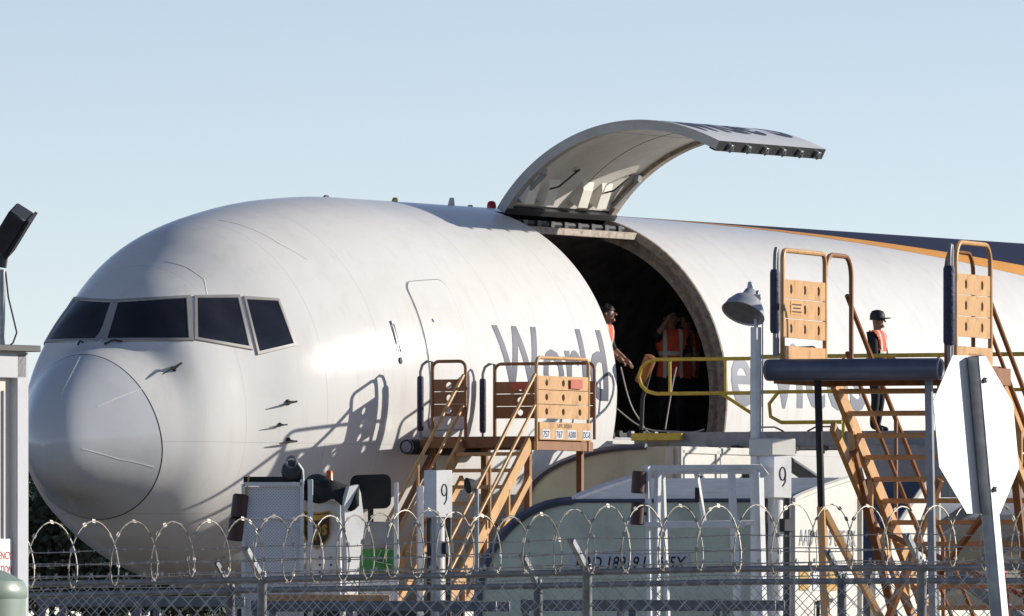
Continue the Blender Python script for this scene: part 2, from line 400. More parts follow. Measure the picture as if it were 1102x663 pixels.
radome = plane.part('radome', mb, 'radome_paint', angle=80)
ps = [1.258+.045*k for k in range(40)]+[3.06+.09*k for k in range(60)]; ps = [p for p in ps if p < 7.6]+[8.2+.6*k for k in range(100) if 8.2+.6*k < 53]
ps = sorted([p for p in ps if min(abs(p-D0), abs(p-D1)) > .12]+[D0, D1])+[53.0]
rr = rings(ps); m_ = len(TH)+1; mb = MB(); mb.v = [tuple(q) for r_ in rr for q in r_]
for i in range(len(ps)-1):
    for j in range(m_-1):
        if ps[i] >= D0-1e-6 and ps[i+1] <= D1+1e-6 and j < m_-2 and TH[j] >= DS-1e-6 and TH[j+1] <= DH+1e-6: continue
        mb.f.append((i*m_+j, i*m_+j+1, (i+1)*m_+j+1, (i+1)*m_+j))
mb.f.append(tuple((len(ps)-1)*m_+j for j in range(m_-1)))
fus = plane.part('fuselage', mb, 'white_paint', angle=60)
mb = MB(); mb.grid([[skin(max(0, p-.21*math.sin(t)*bump_t(p)), t, -.02) for t in TH+[TH[0]]] for p in (1.2, 1.3)])
plane.part('radome_seam', mb, 'seam', radome)
def strip(pts, wd, off, m, name, parent=None):                  # thin raised strip along skin points (station, angle)
    mb = MB(); q = [skin(a, b, off) for a, b in pts]; q0 = [skin(a, b, -.01) for a, b in pts]; A_, B_, A0, B0 = [], [], [], []
    for i in range(len(q)):
        t = (q[min(i+1, len(q)-1)]-q[max(i-1, 0)]).normalized(); nrm = (q[i]-q0[i]).normalized(); sd_ = t.cross(nrm).normalized()*wd/2
        A_.append(q[i]+sd_); B_.append(q[i]-sd_); A0.append(q0[i]+sd_); B0.append(q0[i]-sd_)
    mb.grid([A0, A_, B_, B0]); return plane.part(name, mb, m, parent)
def line_px(pl, n=10):
    S = [on_skin(*q) for q in pl]; out = []
    for (a, b), (c, d) in zip(S[:-1], S[1:]):
        for k in range(n): out.append((a+(c-a)*k/n, b+(d-b)*k/n))
    return out+[S[-1]]
for pl in ([(66, 424), (86, 384)], [(104, 438), (163, 415)], [(88, 483), (127, 494), (166, 503)]):
    strip(line_px(pl), .010, .004, 'pale_seam', 'diverter_strip', radome)
for pl in ([(178, 281), (202, 288), (220, 301), (223, 317)], [(236, 237), (270, 246), (300, 262), (330, 279)]):
    strip(line_px(pl), .012, .002, 'pale_seam', 'skin_joint', fus)
# cockpit panes with frames, both sides
def near_skin(px, py, st, th):
    for _ in range(12):
        q = to_px(skin(st, th)); e = .002
        qa = to_px(skin(st+e, th)); qb = to_px(skin(st, th+e))
        J = np.array([[(qa[0]-q[0])/e, (qb[0]-q[0])/e], [(qa[1]-q[1])/e, (qb[1]-q[1])/e]])
        dx = np.linalg.lstsq(J, np.array([px-q[0], py-q[1]]), rcond=None)[0]
        st = max(.02, st+float(np.clip(dx[0], -.2, .2))); th += float(np.clip(dx[1], -.1, .1))
    return st, th
def quad_patch(Q, S, off, n=8, inset=0.0, mirror=False):
    rows = []
    for i in range(n+1):
        r_ = []
        for j in range(n+1):
            a = inset+(1-2*inset)*j/n; b = inset+(1-2*inset)*i/n
            mix = lambda k, T: (T[0][k]*(1-a)+T[1][k]*a)*(1-b)+(T[3][k]*(1-a)+T[2][k]*a)*b
            p = skin(*near_skin(mix(0, Q), mix(1, Q), mix(0, S), mix(1, S)), off); r_.append(Vector((p.x, -p.y, p.z)) if mirror else p)
        rows.append(r_)
    return rows
PANES = [[(125, 325), (202, 320), (205, 366), (112, 367)], [(210, 320), (256, 319.5), (269, 375), (210, 365)], [(262.5, 321), (298.5, 323), (316.5, 371), (277, 380.5)]]
PANES_S = [[on_skin(*q) for q in pn] for pn in PANES]
def ring(rws):
    n = len(rws)-1; return rws[0][:-1]+[rws[i][n] for i in range(n)]+rws[n][:0:-1]+[rws[i][0] for i in range(n, 0, -1)]
for Q, S in zip(PANES, PANES_S):
    for mir in (False, True):
        mb = MB(); mb.grid(quad_patch(Q, S, .012, n=14, mirror=mir, inset=.02)); pane = plane.part('cockpit_window', mb, 'glass')
        L = [ring(quad_patch(Q, S, of, mirror=mir, inset=i_)) for of, i_ in ((-.004, -.035), (.024, -.025), (.024, .03), (.008, .034))]
        mb = MB(); mb.grid([q+[q[0]] for q in L]); plane.part('window_frame', mb, 'window_frame', pane, angle=30)
for a, b in (((112, 372), (131, 370)), ((84, 373), (90, 371))):       # wipers
    s0, s1 = on_skin(*a), on_skin(*b); mb = MB(); mb.tube([skin(*s0, .02), skin((s0[0]+s1[0])/2, (s0[1]+s1[1])/2, .06), skin(*s1, .03)], .014)
    plane.part('wiper', mb, 'dark_metal')
for (px, py), k in (((310, 433), .72), ((301, 457), .5), ((310, 474), .72), ((187, 397), .72)):   # air data probes
    s0 = on_skin(px, py); mb = MB(); b0 = skin(*s0, -.01); b1 = skin(*s0, .09*k+.03); nrm = (b1-b0).normalized()
    fw = (skin(s0[0]-.25, s0[1], .13*k)-b1)
    mb.lathe([(.06*k, 0), (.05*k, .03)], b0, nrm, 10); mb.tube([b0, b1], [.03*k, .022*k], 6); mb.tube([b1-fw*.15, b1+fw*.5, b1+fw], [.02*k, .018*k, .009*k], 6)
    plane.part('probe', mb, 'dark_metal', fus)
# crew door: raised leaf, dark gap, handle
CD = [on_skin(*q) for q in ((431, 303), (477, 303), (503, 461), (462, 463))]
s_a, s_b = (CD[0][0]+CD[3][0])/2, (CD[1][0]+CD[2][0])/2; t_a, t_b = (CD[3][1]+CD[2][1])/2, (CD[0][1]+CD[1][1])/2
def rrect(a0, a1, b0, b1, ra, rb, n=6):
    out = []
    for cx, cy, q in ((a1-ra, b1-rb, 0), (a0+ra, b1-rb, 1), (a0+ra, b0+rb, 2), (a1-ra, b0+rb, 3)):
        for k in range(n+1):
            an = (q+k/n)*math.pi/2; out.append((cx+ra*math.cos(an), cy+rb*math.sin(an)))
    res = []
    for i in range(len(out)):
        a, b = out[i], out[(i+1) % len(out)]; kk = 8 if abs(a[1]-b[1])+abs(a[0]-b[0]) > .3 else 1
        for k in range(kk): res.append((a[0]+(b[0]-a[0])*k/kk, a[1]+(b[1]-a[1])*k/kk))
    return res
rw = rrect(s_a, s_b, t_a, t_b, .16, .065)
mb = MB(); rows = []
for k in range(13):
    f = 1-k/12.0; rows.append([skin((s_a+s_b)/2+(a-(s_a+s_b)/2)*f, (t_a+t_b)/2+(b-(t_a+t_b)/2)*f, .012) for a, b in rw+[rw[0]]])
rows.insert(0, [skin(a, b, -.01) for a, b in rw+[rw[0]]])
mb.grid(rows); cdoor = plane.part('crew_door', mb, 'white_paint', angle=50)
def gap(rw, wd, off, name, m, par):
    mb = MB(); cs = ((s_a+s_b)/2, (t_a+t_b)/2); rows = []
    for e in (0, wd):
        rows.append([skin(a+(e if a > cs[0] else -e), b+(e/2.4 if b > cs[1] else -e/2.4), off) for a, b in rw+[rw[0]]])
    mb.grid(rows); plane.part(name, mb, m, par)
gap(rw, .018, .004, 'door_gap', 'machine_grey', cdoor)
hs = on_skin(431, 388); mb = MB(); mb.prism([(.034*math.cos(a*.5236), .045*math.sin(a*.5236)) for a in range(12)], skin(*hs, .012), (1, 0, 0), (skin(hs[0], hs[1]+.01)-skin(*hs)).normalized(), -.008)
plane.part('door_handle', mb, 'ink', cdoor)
hs = on_skin(426, 362); c0 = skin(*hs, .003); mb = MB(); up = (skin(hs[0], hs[1]+.01)-skin(*hs)).normalized()
for k in range(2): mb.box(c0+Vector((.03*(k*2-1), 0, 0)), (.012, .012, .42), (Vector((1, 0, 0)), Vector((1, 0, 0)).cross(up), up))
plane.part('handle_recess', mb, 'machine_grey', cdoor)
for px, py in ((424, 347), (468, 345)):
    hs = on_skin(px, py); mb = MB(); mb.box(skin(*hs, .014 if px > 450 else .004), (.14, .006, .05), (Vector((1, 0, 0)), Vector((1, 0, 0)).cross((skin(hs[0], hs[1]+.01)-skin(*hs)).normalized()), (skin(hs[0], hs[1]+.01)-skin(*hs)).normalized()))
    plane.part('placard', mb, 'plate', cdoor)
# hold interior
mb = MB(); inner = [t for t in TH]
SI = [8.6, 10, D0, 13, D1, 18, 22, 26, 30]
for i in range(len(SI)-1):
    for j in range(len(TH)-1):
        if SI[i] >= D0 and SI[i+1] <= D1 and TH[j] >= DS-1e-6 and TH[j+1] <= DH+1e-6: continue
        q = [skin(SI[i], TH[j], -.2), skin(SI[i], TH[j+1], -.2), skin(SI[i+1], TH[j+1], -.2), skin(SI[i+1], TH[j], -.2)]
        if min(p.z for p in q) > 4.1: mb.add(q, [(0, 1, 2, 3)])
plane.part('hold_liner', mb, 'liner', fix=False)
mb = MB(); mb.box((19.2, 0, 4.19), (21.4, 4.62, .1)); plane.part('hold_floor', mb, 'hold_floor')
for sx in (8.62, 29.9):
    mb = MB(); mb.add([skin(sx, t, -.19) for t in TH], [tuple(range(len(TH)))]); plane.part('bulkhead', mb, 'liner')
# door frame around the opening
tt = [DS+(DH-DS)*k/30 for k in range(31)]
for sx, sg in ((D0, 1), (D1, -1)):
    mb = MB()
    mb.grid([[skin(sx, t, 0) for t in tt], [skin(sx+sg*.025, t, -.01) for t in tt], [skin(sx+sg*.03, t, -.12) for t in tt], [skin(sx-sg*.04, t, -.13) for t in tt], [skin(sx-sg*.04, t, -.3) for t in tt]])
    jb = plane.part('door_jamb', mb, 'jamb', angle=30)
    for k in range(1, 13):
        t = tt[0]+(tt[-1]-tt[0])*k/13.5; b0 = skin(sx+sg*.026, t, -.065); mb = MB(); mb.lathe([(.022, 0), (.018, .02)], b0, (sg, 0, 0), 8); plane.part('roller', mb, 'galvanised', jb)
mb = MB(); ss = [D0, D0+1, D0+2.2, D1]
mb.grid([[skin(s_, DS, 0) for s_ in ss], [skin(s_, DS+.012, -.02) for s_ in ss], [skin(s_, DS+.012, -.4) for s_ in ss]]); plane.part('door_sill', mb, 'machine_grey')
for k in range(9):
    mb = MB(); b0 = skin(D0+.25+k*.36, DS+.02, -.04); mb.box(b0+Vector((0, 0, .02)), (.10, .07, .09)); plane.part('sill_latch', mb, 'galvanised' if k % 2 else 'dark_metal')
# header beam
hp = skin(D0, R(64), -.09); mb = MB(); mb.box(((D0+D1)/2, hp.y, hp.z), (3.36, .16, .10)); hd = plane.part('door_header', mb, 'jamb')
mb = MB(); h2 = skin(D0, R(67.5), -.05); mb.tube([(D0+.1, h2.y, h2.z), (D1-.1, h2.y, h2.z)], .045); mb.tube([(D0+.1, h2.y-.06, h2.z-.06), (D1-.1, h2.y-.06, h2.z-.06)], .02)
for k in range(8): mb.box((D0+.25+k*.41, h2.y-.02, h2.z), (.12, .10, .09))
plane.part('hinge_shaft', mb, 'dark_metal', hd)
# cargo door, built shut about its hinge, then swung up
HP = skin(D0, DH, 0); HP.x = 0
def dloc(p): return Vector((p.x, p.y-HP.y, p.z-HP.z))
td = [R(-11)+(DH-R(1.2)-R(-11))*k/32 for k in range(33)]; d0, d1 = D0+.04, D1-.04
sd_ = [d0+(d1-d0)*k/12 for k in range(13)]
def shell(off, t_list=td, s_list=sd_): return [[dloc(skin(a, t, off)) for t in t_list] for a in s_list]
mb = MB(); mb.grid(shell(.0))
cd_ = plane.part('cargo_door', mb, 'white_paint', angle=50, label='open upward-swung cargo door leaf', fix=False)
cd_.location = HP; cd_.rotation_euler = (R(-73.5), 0, 0)
mb = MB(); td2 = td[1:-1]; sd2 = [d0+.16+(d1-d0-.32)*k/12 for k in range(13)]
mb.grid(shell(-.075, td2, sd2)); inner_skin = plane.part('inner_skin', mb, 'door_liner', cd_, fix=False)
for a, b in ((d0, d0+.16), (d1, d1-.16)):                                  # end frames with their stepped lip
    mb = MB(); mb.grid([[dloc(skin(a, t, 0)) for t in td], [dloc(skin(a, t, -.13)) for t in td], [dloc(skin(b, t, -.13)) for t in td], [dloc(skin(b, t, -.07)) for t in td]])
    plane.part('edge_frame', mb, 'jamb' if a > 13 else 'window_frame', cd_, angle=30)
for t in (td[0], td[-1]):
    mb = MB(); q = .035 if t == td[0] else -.035
    mb.grid([[dloc(skin(a, t, 0)) for a in sd_], [dloc(skin(a, t, -.15)) for a in sd_], [dloc(skin(a, t+q, -.15)) for a in sd_], [dloc(skin(a, t+q, -.07)) for a in sd_]])
    plane.part('edge_frame', mb, 'dark_metal', cd_, angle=30)
for k in range(11):
    t = td[3]+(td[-4]-td[3])*k/10
    for a in (d0+.19,):
        mb = MB(); mb.lathe([(.012, 0), (.010, .012)], dloc(skin(a, t, -.066)), dloc(skin(a, t, -.2))-dloc(skin(a, t, -.06)), 6); plane.part('rivet', mb, 'dark_metal', cd_)
for k in range(6):                                                          # latch hooks on the free edge
    a = d0+.35+k*.54; c0 = dloc(skin(a, td[0], -.05)); dn = (dloc(skin(a, td[0]-.03, -.05))-c0).normalized(); ou = (dloc(skin(a, td[0], 0))-c0).normalized()
    mb = MB(); mb.box(c0+dn*.03-ou*.03, (.09, .06, .1), (Vector((1, 0, 0)), dn, ou))
    mb.tube([c0+dn*.02, c0+dn*.07-ou*.01, c0+dn*.08-ou*.05, c0+dn*.04-ou*.09], .012, 6); plane.part('latch_hook', mb, 'galvanised', cd_)
for a in (d0+.14, d0+.72, d0+1.75, d0+2.32):                                # hinge covers, tapered boxes
    mb = MB(); tA, tB = R(60), R(68)
    q = [skin(a, tA, -.07), skin(a+.34, tA, -.07), skin(a+.34, tB, -.07), skin(a, tB, -.07), skin(a+.03, tA+.04, -.15), skin(a+.31, tA+.04, -.15), skin(a+.31, tB, -.24), skin(a+.03, tB, -.24)]
    mb.add([dloc(p) for p in q], [(0, 1, 2, 3), (4, 5, 6, 7), (0, 1, 5, 4), (1, 2, 6, 5), (2, 3, 7, 6), (3, 0, 4, 7)]); plane.part('hinge_cover', mb, 'door_liner', cd_, smooth=False)
for a in (d0+.22, d1-.22):                                                  # side arms
    mb = MB(); mb.beam(dloc(skin(a, R(69), -.12)), dloc(skin(a, R(56), -.16)), .04, .10, (1, 0, 0)); mb.box(dloc(skin(a, R(56), -.12)), (.12, .1, .06)); plane.part('door_arm', mb, 'machine_grey', cd_)
for a, b in ((d0+.75, d0+1.2), (d1-.9, d1-.45)):
    mb = MB(); mb.tube([dloc(skin(a, R(64), -.12)), dloc(skin(a+.05, R(60), -.22)), dloc(skin((a+b)/2, R(55), -.18)), dloc(skin(b, R(54), -.11)), dloc(skin(b+.02, R(56), -.08))], .012, 6); plane.part('hydraulic_hose', mb, 'black_rubber', cd_)
mb = MB()
for k in range(2): mb.add([dloc(p) for p in (skin(d0+.2, R(30-20*k), -.078), skin(d1-.2, R(30-20*k), -.078), skin(d1-.2, R(29.8-20*k), -.078), skin(d0+.2, R(29.8-20*k), -.078))], [(0, 1, 2, 3)])
mb.tube([dloc(skin((d0+d1)/2+.25, t, -.076)) for t in td2[4:-3]], .004, 5); plane.part('liner_joint', mb, 'dark_metal', cd_)
# lettering
def wrap(body, st0, width, z_base, cap, fn=lambda p: p):
    vs, fs = text_faces(body, width, cap, .015, 0, cut=.05); th0 = math.asin((z_base-4.835)/2.515)
    mb = MB(); mb.add([fn(skin(st0+v[0], th0+v[1]/2.515, .005)) for v in vs], fs); return mb
plane.part('lettering', wrap('World', 7.84, 3.2, 4.72, .97), 'letter_paint', fus, label='blue grey letters reading World', fix=False, smooth=False)
plane.part('lettering', wrap('ervices', 14.82, 4.3, 4.72, .97), 'letter_faded', fus, label='blue grey letters reading ervices', fix=False, smooth=False)
plane.part('lettering', wrap('wide S', 11.42, 3.15, 4.72, .97, dloc), 'letter_paint', cd_, fix=False, smooth=False)
# livery on the crown
ca, cb = on_skin(1102, 297), on_skin(1102, 284)
def edge_t(st, z_end): k = min(1.6, max(0, (st-14.2)/(ca[0]-14.2))); return R(90)-(R(90)-z_end)*k**1.12
sl = [14.25+.6*k for k in range(50)]
mb = MB()
for sg in (1, -1):
    rows = []
    for st_ in sl:
        a, b = edge_t(st_, ca[1]), edge_t(st_, cb[1]); a = a if sg > 0 else math.pi-a; b = b if sg > 0 else math.pi-b
        rows.append([skin(st_, a+(b-a)*k/4, .004) for k in range(5)])
    mb.grid(rows)
plane.part('livery_stripe', mb, 'orange_paint', fus)
mb = MB(); mb.grid([[skin(st_, edge_t(st_, cb[1])+(math.pi-2*edge_t(st_, cb[1]))*k/24, .004) for k in range(25)] for st_ in sl]); plane.part('livery_crown', mb, 'navy_paint', fus)
# crown fittings
mb = MB(); sb_ = 12.0
for _ in range(40): sb_ += (529-to_px(skin(sb_, R(90)))[0])/36.0
c0 = skin(sb_, R(90)); mb.lathe([(.065, -.02), (.065, .03), (.055, .08), (.03, .10), (.0, .105)], c0, (0, 0, 1), 14); plane.part('beacon', mb, 'beacon_red')
for px, hgt, m in ((350, .03, 'dark_metal'), (424, .06, 'yellow_paint'), (485, .11, 'white_paint'), (505, .03, 'white_paint')):
    st_ = 6.0
    for _ in range(40): st_ += (px-to_px(skin(st_, R(90)))[0])/36.0
    mb = MB(); c0 = skin(st_, R(90)); mb.prism([(-.08, -.03), (.10, -.03), (.07, hgt), (-.0, hgt)], c0+Vector((0, .015, 0)), (1, 0, 0), (0, 0, 1), .03); plane.part('antenna', mb, m)
# nose gear, wings
mb = MB(); mb.tube([(6.0, 0, 2.3), (6.0, 0, .5)], .13, 12); mb.tube([(6.0, -.3, .46), (6.0, .3, .46)], .06); mb.tube([(4.9, 0, 2.2), (6.0, 0, 1.1)], .06); gear = plane.part('nose_gear', mb, 'machine_white')
for sy in (-.3, .3):
    mb = MB(); mb.lathe([(.1, -.13), (.36, -.13), (.45, -.09), (.46, 0), (.45, .09), (.36, .13), (.1, .13)], (6.0, sy, .46), (0, 1, 0), 24); plane.part('wheel', mb, 'black_rubber', gear)
for sy in (-1, 1):
    mb = MB(); rows = []
    for k, (lat, le, ch, z, th_) in enumerate(((2.0, 18.4, 9.2, 3.0, 1.1), (7.5, 21.7, 6.2, 3.5, .75), (14, 25.6, 4.2, 4.1, .45), (22.5, 30.8, 2.2, 4.9, .2))):
        rows.append([Vector((le+ch*x, sy*lat, z+th_*y)) for x, y in ((0, 0), (.02, .18), (.12, .42), (.35, .5), (.7, .3), (1, 0), (.7, -.25), (.35, -.45), (.12, -.35), (.02, -.16), (0, 0))])
    mb.grid(rows); mb.add(rows[-1][:-1], [tuple(range(10))]); plane.part('wing', mb, 'machine_white', angle=60)

# ------------------------------------------------------------------ helpers for ground equipment
def boards(t, p0, u, width, z0, z1, n, nh, m, name='board', parent=None):
    hb = (z1-z0)/n; me = holed_board(width, hb-.008, nh).mesh(name, m, smooth=False)
    u = Vector(u); an = math.atan2(u.y, u.x)
    for k in range(n):
        o = obj(name, me, parent or t.e); o.location = Vector(p0)+Vector((0, 0, z0+hb*(k+.5))); o.rotation_euler = (0, 0, an)
def flight(t, x0, x1, y0, dy, z0, slope, m, run=.24, zmin=.15, chord=True):
    # treads across x, going down along dy from y0
    n = int((z0-zmin)/(run*slope)); yb = y0+dy*(z0-.05)/slope
    tm = MB(); tm.box((0, 0, 0), (x1-x0-.08, .25, .035))
    for k in range(11): tm.box((0, -.115+.023*k, .021), (x1-x0-.09, .006, .012))
    me = tm.mesh('tread', m, smooth=False)
    for k in range(1, n+1):
        o = obj('tread', me, t.e); o.location = ((x0+x1)/2, y0+dy*run*(k-.4), z0-run*slope*k)
    for x in (x0, x1):
        mb = MB(); mb.beam((x, y0, z0-.06), (x, yb, 0), .05, .17); t.part('stringer', mb, m)
        if chord:
            mb = MB(); mb.beam((x, y0, z0-.52), (x, yb-dy*.5, .02), .05, .10)
            for k in range(1, 9):
                y = y0+dy*k*.62; z = z0-abs(y-y0)*slope
                if z > .6:
                    mb.beam((x, y, z-.12), (x, y, z-.5), .04, .05, (1, 0, 0))
            t.part('lower_chord', mb, m)
def hand_rail(t, x, y0, dy, z0, slope, L, m, h=.85, r=.024):
    y1 = y0+dy*L; z1 = z0-slope*L
    mb = MB(); mb.tube([(x, y0, z0+h), (x, y1, z1+h), (x, y1+dy*.12, z1+h-.2), (x, y1, z1+h-.4)], r); t.part('handrail', mb, m)
    mb = MB(); mb.tube([(x, y0, z0+h*.5), (x, y1, z1+h*.5)], r*.85); t.part('mid_rail', mb, m)
    for k in range(1, 4): mb = MB(); mb.tube([(x, y0+dy*L*k/3.2, z0-slope*L*k/3.2-.05), (x, y0+dy*L*k/3.2, z0-slope*L*k/3.2+h)], r*.85); t.part('rail_post', mb, m)
def wheel(t, c, ax, r=.3, wd=.16, parent=None):
    mb = MB(); mb.lathe([(r*.5, -wd/2), (r*.9, -wd/2), (r, -wd*.3), (r, wd*.3), (r*.9, wd/2), (r*.5, wd/2)], c, ax, 20); o = t.part('wheel', mb, 'black_rubber', parent)
    mb = MB(); mb.lathe([(r*.52, -wd*.36), (r*.3, -wd*.44), (r*.3, wd*.44), (r*.52, wd*.36)], c, ax, 16); t.part('rim', mb, 'machine_grey', o)
def bumper(t, p0, p1, r, m='black_rubber'):
    p0 = Vector(p0); p1 = Vector(p1); ax = p1-p0; L = ax.length; mb = MB()
    mb.lathe([(r*.72, .14), (r*.72, 0), (r*.9, -.012), (r, .02), (r, L-.02), (r*.9, L+.012), (r*.72, L), (r*.72, L-.14)], p0, ax, 24); o = t.part('bumper_tube', mb, m)
    for e in (p0, p1):
        mb = MB(); d = (ax/L)*(.002 if e == p0 else -.002)
        mb.lathe([(r*.98, -.016), (r*.98, .016), (r*.74, .017), (r*.74, -.017)], e+d*8, ax, 24); t.part('bumper_ring', mb, 'machine_grey', o)
def pad(t, x, y, z0, z1, side=(1, 0, 0), r=.045):
    mb = MB(); s = Vector(side); mb.lathe([(r*.8, 0), (r, .03), (r, z1-z0-.03), (r*.8, z1-z0)], (x, y, z0), (0, 0, 1), 12); o = t.part('foam_pad', mb, 'blue_pad')
    b = Vector((x, y, 0)); mb = MB(); mb.tube([b+Vector((0, 0, z0-.22)), b+Vector((0, 0, z1+.06)), b+s*.03+Vector((0, 0, z1+.15)), b+s*.09+Vector((0, 0, z1+.19)), b+s*.17+Vector((0, 0, z1+.19)), b+s*.17+Vector((0, 0, z0-.2))], .02, 8); t.part('pad_tube', mb, 'machine_grey')

# ------------------------------------------------------------------ boarding stairs at the crew door (x outward from hull, y aft)
o_ = TIP+AX*5.42+NX*2.61
ls = Thing('boarding_stairs', 'tan steel boarding stairs pushed up to the white crew door', 'stairs', (o_.x, o_.y, 0), -PSI, 'wheeled steel stairs')
PZ = 4.12
mb = MB(); mb.box((.80, .82, PZ-.03), (1.56, 1.66, .06)); ls.part('platform', mb, 'brown_paint')
mb = MB(); mb.box((.8, -.04, PZ-.09), (1.6, .06, .12)); mb.box((.8, 1.70, PZ-.09), (1.6, .06, .12)); mb.box((1.63, .82, PZ-.12), (.06, 1.7, .12)); ls.part('platform_frame', mb, 'brown_paint')
bumper(ls, (-.08, -.28, PZ-.13), (-.08, 1.95, PZ-.13), .10)
pad(ls, -.02, .0, PZ+.08, PZ+.79); pad(ls, -.02, 1.78, PZ+.08, PZ+.79)
mb = MB(); mb.tube(arc_loop((.16, 0, 0), (1, 0, 0), .48, PZ-.02, PZ+.98, .09), .022); ls.part('guard_frame', mb, 'brown_paint')
boards(ls, (.18, -.011, 0), (1, 0, 0), .44, PZ+.26, PZ+.75, 3, 1, 'brown_paint')
mb = MB(); mb.tube(arc_loop((.16, 1.78, 0), (1, 0, 0), 1.46, PZ-.02, PZ+.98, .09), .022); ls.part('guard_frame', mb, 'brown_paint')
boards(ls, (.18, 1.77, 0), (1, 0, 0), 1.42, PZ+.26, PZ+.75, 3, 2, 'brown_paint')
mb = MB(); mb.tube(arc_loop((1.66, .02, 0), (0, 1, 0), 1.50, PZ-.18, PZ+1.02, .10), .024); ls.part('guard_frame', mb, 'tan_paint')
boards(ls, (1.675, .05, 0), (0, 1, 0), 1.44, PZ+.23, PZ+.79, 3, 3, 'tan_paint')
mb = MB(); mb.box((1.68, .80, PZ+.07), (.03, 1.50, .23)); sb = ls.part('sign_board', mb, 'tan_paint')
for body, y, wd in (('757', .12, .22), ('767', .50, .22), ('A300', .84, .26), ('DC-8', 1.28, .24)):
    mb = MB(); mb.box((1.697, y+wd/2, PZ+.03), (.004, wd, .12)); pl = ls.part('model_plate', mb, 'plate', sb)
    mb = MB(); text_on(mb, body, (1.7008, y+.02, PZ-.01), (0, 1, 0), (0, 0, 1), wd-.04, .085, .02); ls.part('model_text', mb, 'ink', sb, smooth=False)
mb = MB(); text_on(mb, 'UPS 20203', (1.6965, .55, PZ+.115), (0, 1, 0), (0, 0, 1), .42, .05, .02); ls.part('number_text', mb, 'ups_brown', sb, smooth=False)
mb = MB(); mb.box((1.702, 1.10, PZ+.69), (.004, .34, .12)); ls.part('warning_sticker', mb, 'sticker_red')
mb = MB(); mb.box((.55, 1.764, PZ+.69), (.26, .004, .10)); ls.part('warning_sticker', mb, 'sticker_red')
flight(ls, .62, 1.60, -.05, -1, PZ-.02, .9, 'tan_paint')
hand_rail(ls, .62, -.02, -1, PZ, .9, 4.1, 'tan_paint', .80); hand_rail(ls, 1.66, -.02, -1, PZ, .9, 4.1, 'tan_paint', .80)
mb = MB()
for x, y in ((.1, .1), (1.5, .1), (.1, 1.6), (1.5, 1.6)): mb.beam((x, y, .35), (x, y, PZ-.1), .08, .08)
for a, b in (((.1, .1, 3.9), (.1, -2.2, 1.8)), ((1.5, 1.6, .6), (1.5, .1, 3.2)), ((.1, 1.6, .6), (.1, .1, 3.2)), ((.1, .1, .6), (1.5, .1, 2.4)), ((.1, 1.6, 3.2), (1.5, 1.6, 1.2))): mb.beam(a, b, .06, .06)
mb.box((.8, -1.2, .40), (1.9, 6.2, .14)); ls.part('undercarriage', mb, 'brown_paint')
for x in (-.1, 1.7):
    for y in (-3.4, 1.2): wheel(ls, (x, y, .3), (1, 0, 0))

# ------------------------------------------------------------------ parked stairs on the right (x right, y away from the camera)
q0 = P(838, 400, 110.0)
rs = Thing('boarding_stairs', 'big tan steel stairs with long dark front bumper beside the octagonal sign', 'stairs', (q0.x, q0.y, 0), R(-18), 'wheeled steel stairs')
PZ = 4.06
mb = MB(); mb.box((.81, .92, PZ-.03), (1.60, 1.74, .06)); rs.part('platform', mb, 'brown_paint')
mb = MB()
for x in (-.02, 1.66): mb.box((x, .9, PZ-.1), (.06, 1.8, .16))
mb.box((.82, 1.82, PZ-.1), (1.7, .06, .14)); rs.part('platform_frame', mb, 'brown_paint')
bumper(rs, (-.06, -.16, PZ-.06), (1.58, -.16, PZ-.06), .10, 'uld_rim')
pad(rs, -.03, -.02, PZ+.28, PZ+.86, (0, .45, 0)); pad(rs, 1.62, -.02, PZ+.16, PZ+.88, (0, .45, 0), .055)
mb = MB(); mb.tube(arc_loop((0, .12, 0), (0, 1, 0), 1.36, PZ-.02, PZ+1.04, .09), .023); rs.part('guard_frame', mb, 'tan_paint')
mb = MB(); mb.tube(arc_loop((0, 1.50, 0), (0, 1, 0), .84, PZ-.02, PZ+1.04, .20)[1:], .023); rs.part('guard_frame', mb, 'brown_paint')
boards(rs, (.011, .14, 0), (0, 1, 0), 1.32, PZ+.24, PZ+.78, 3, 3, 'tan_paint')
mb = MB(); mb.box((.0, .82, PZ+.09), (.024, 1.34, .16)); rs.part('kick_board', mb, 'tan_paint')
mb = MB(); mb.box((.015, .52, PZ+.52), (.004, .36, .12)); o = rs.part('warning_sticker', mb, 'sticker_orange')
for k in range(3):
    mb = MB(); mb.box((.0175, .52, PZ+.485+.033*k), (.002, .30-.06*(k % 2), .014)); rs.part('sticker_line', mb, 'ups_brown', o)
mb = MB(); mb.tube(arc_loop((1.64, .12, 0), (0, 1, 0), 1.16, PZ-.02, PZ+1.10, .18), .023); rs.part('guard_frame', mb, 'tan_paint')
mb = MB(); mb.tube(arc_loop((1.50, .30, 0), (0, 1, 0), .9, PZ-.02, PZ+1.03, .2), .02); rs.part('guard_frame', mb, 'brown_paint')
boards(rs, (1.65, .16, 0), (0, 1, 0), 1.08, PZ+.24, PZ+.82, 3, 2, 'tan_paint')
mb = MB(); mb.box((1.65, .70, PZ+.07), (.026, 1.16, .17)); sb = rs.part('sign_board', mb, 'tan_paint')
mb = MB(); text_on(mb, '20201', (1.6645, .46, PZ+.04), (0, 1, 0), (0, 0, 1), .42, .06, .02); rs.part('number_text', mb, 'brown_paint', sb, smooth=False)
flight(rs, -.02, 1.60, 1.80, 1, PZ-.02, .69, 'tan_paint', run=.29)
hand_rail(rs, -.04, 2.34, 1, PZ-.38, .69, 5.2, 'brown_paint', 1.06); hand_rail(rs, 1.64, 1.30, 1, PZ+.02, .69, 5.6, 'brown_paint', .55)
mb = MB(); mb.tube([(.40, -.1, PZ-.12), (.42, -.05, 2.75)], .035, 8); rs.part('front_post', mb, 'black_rubber')
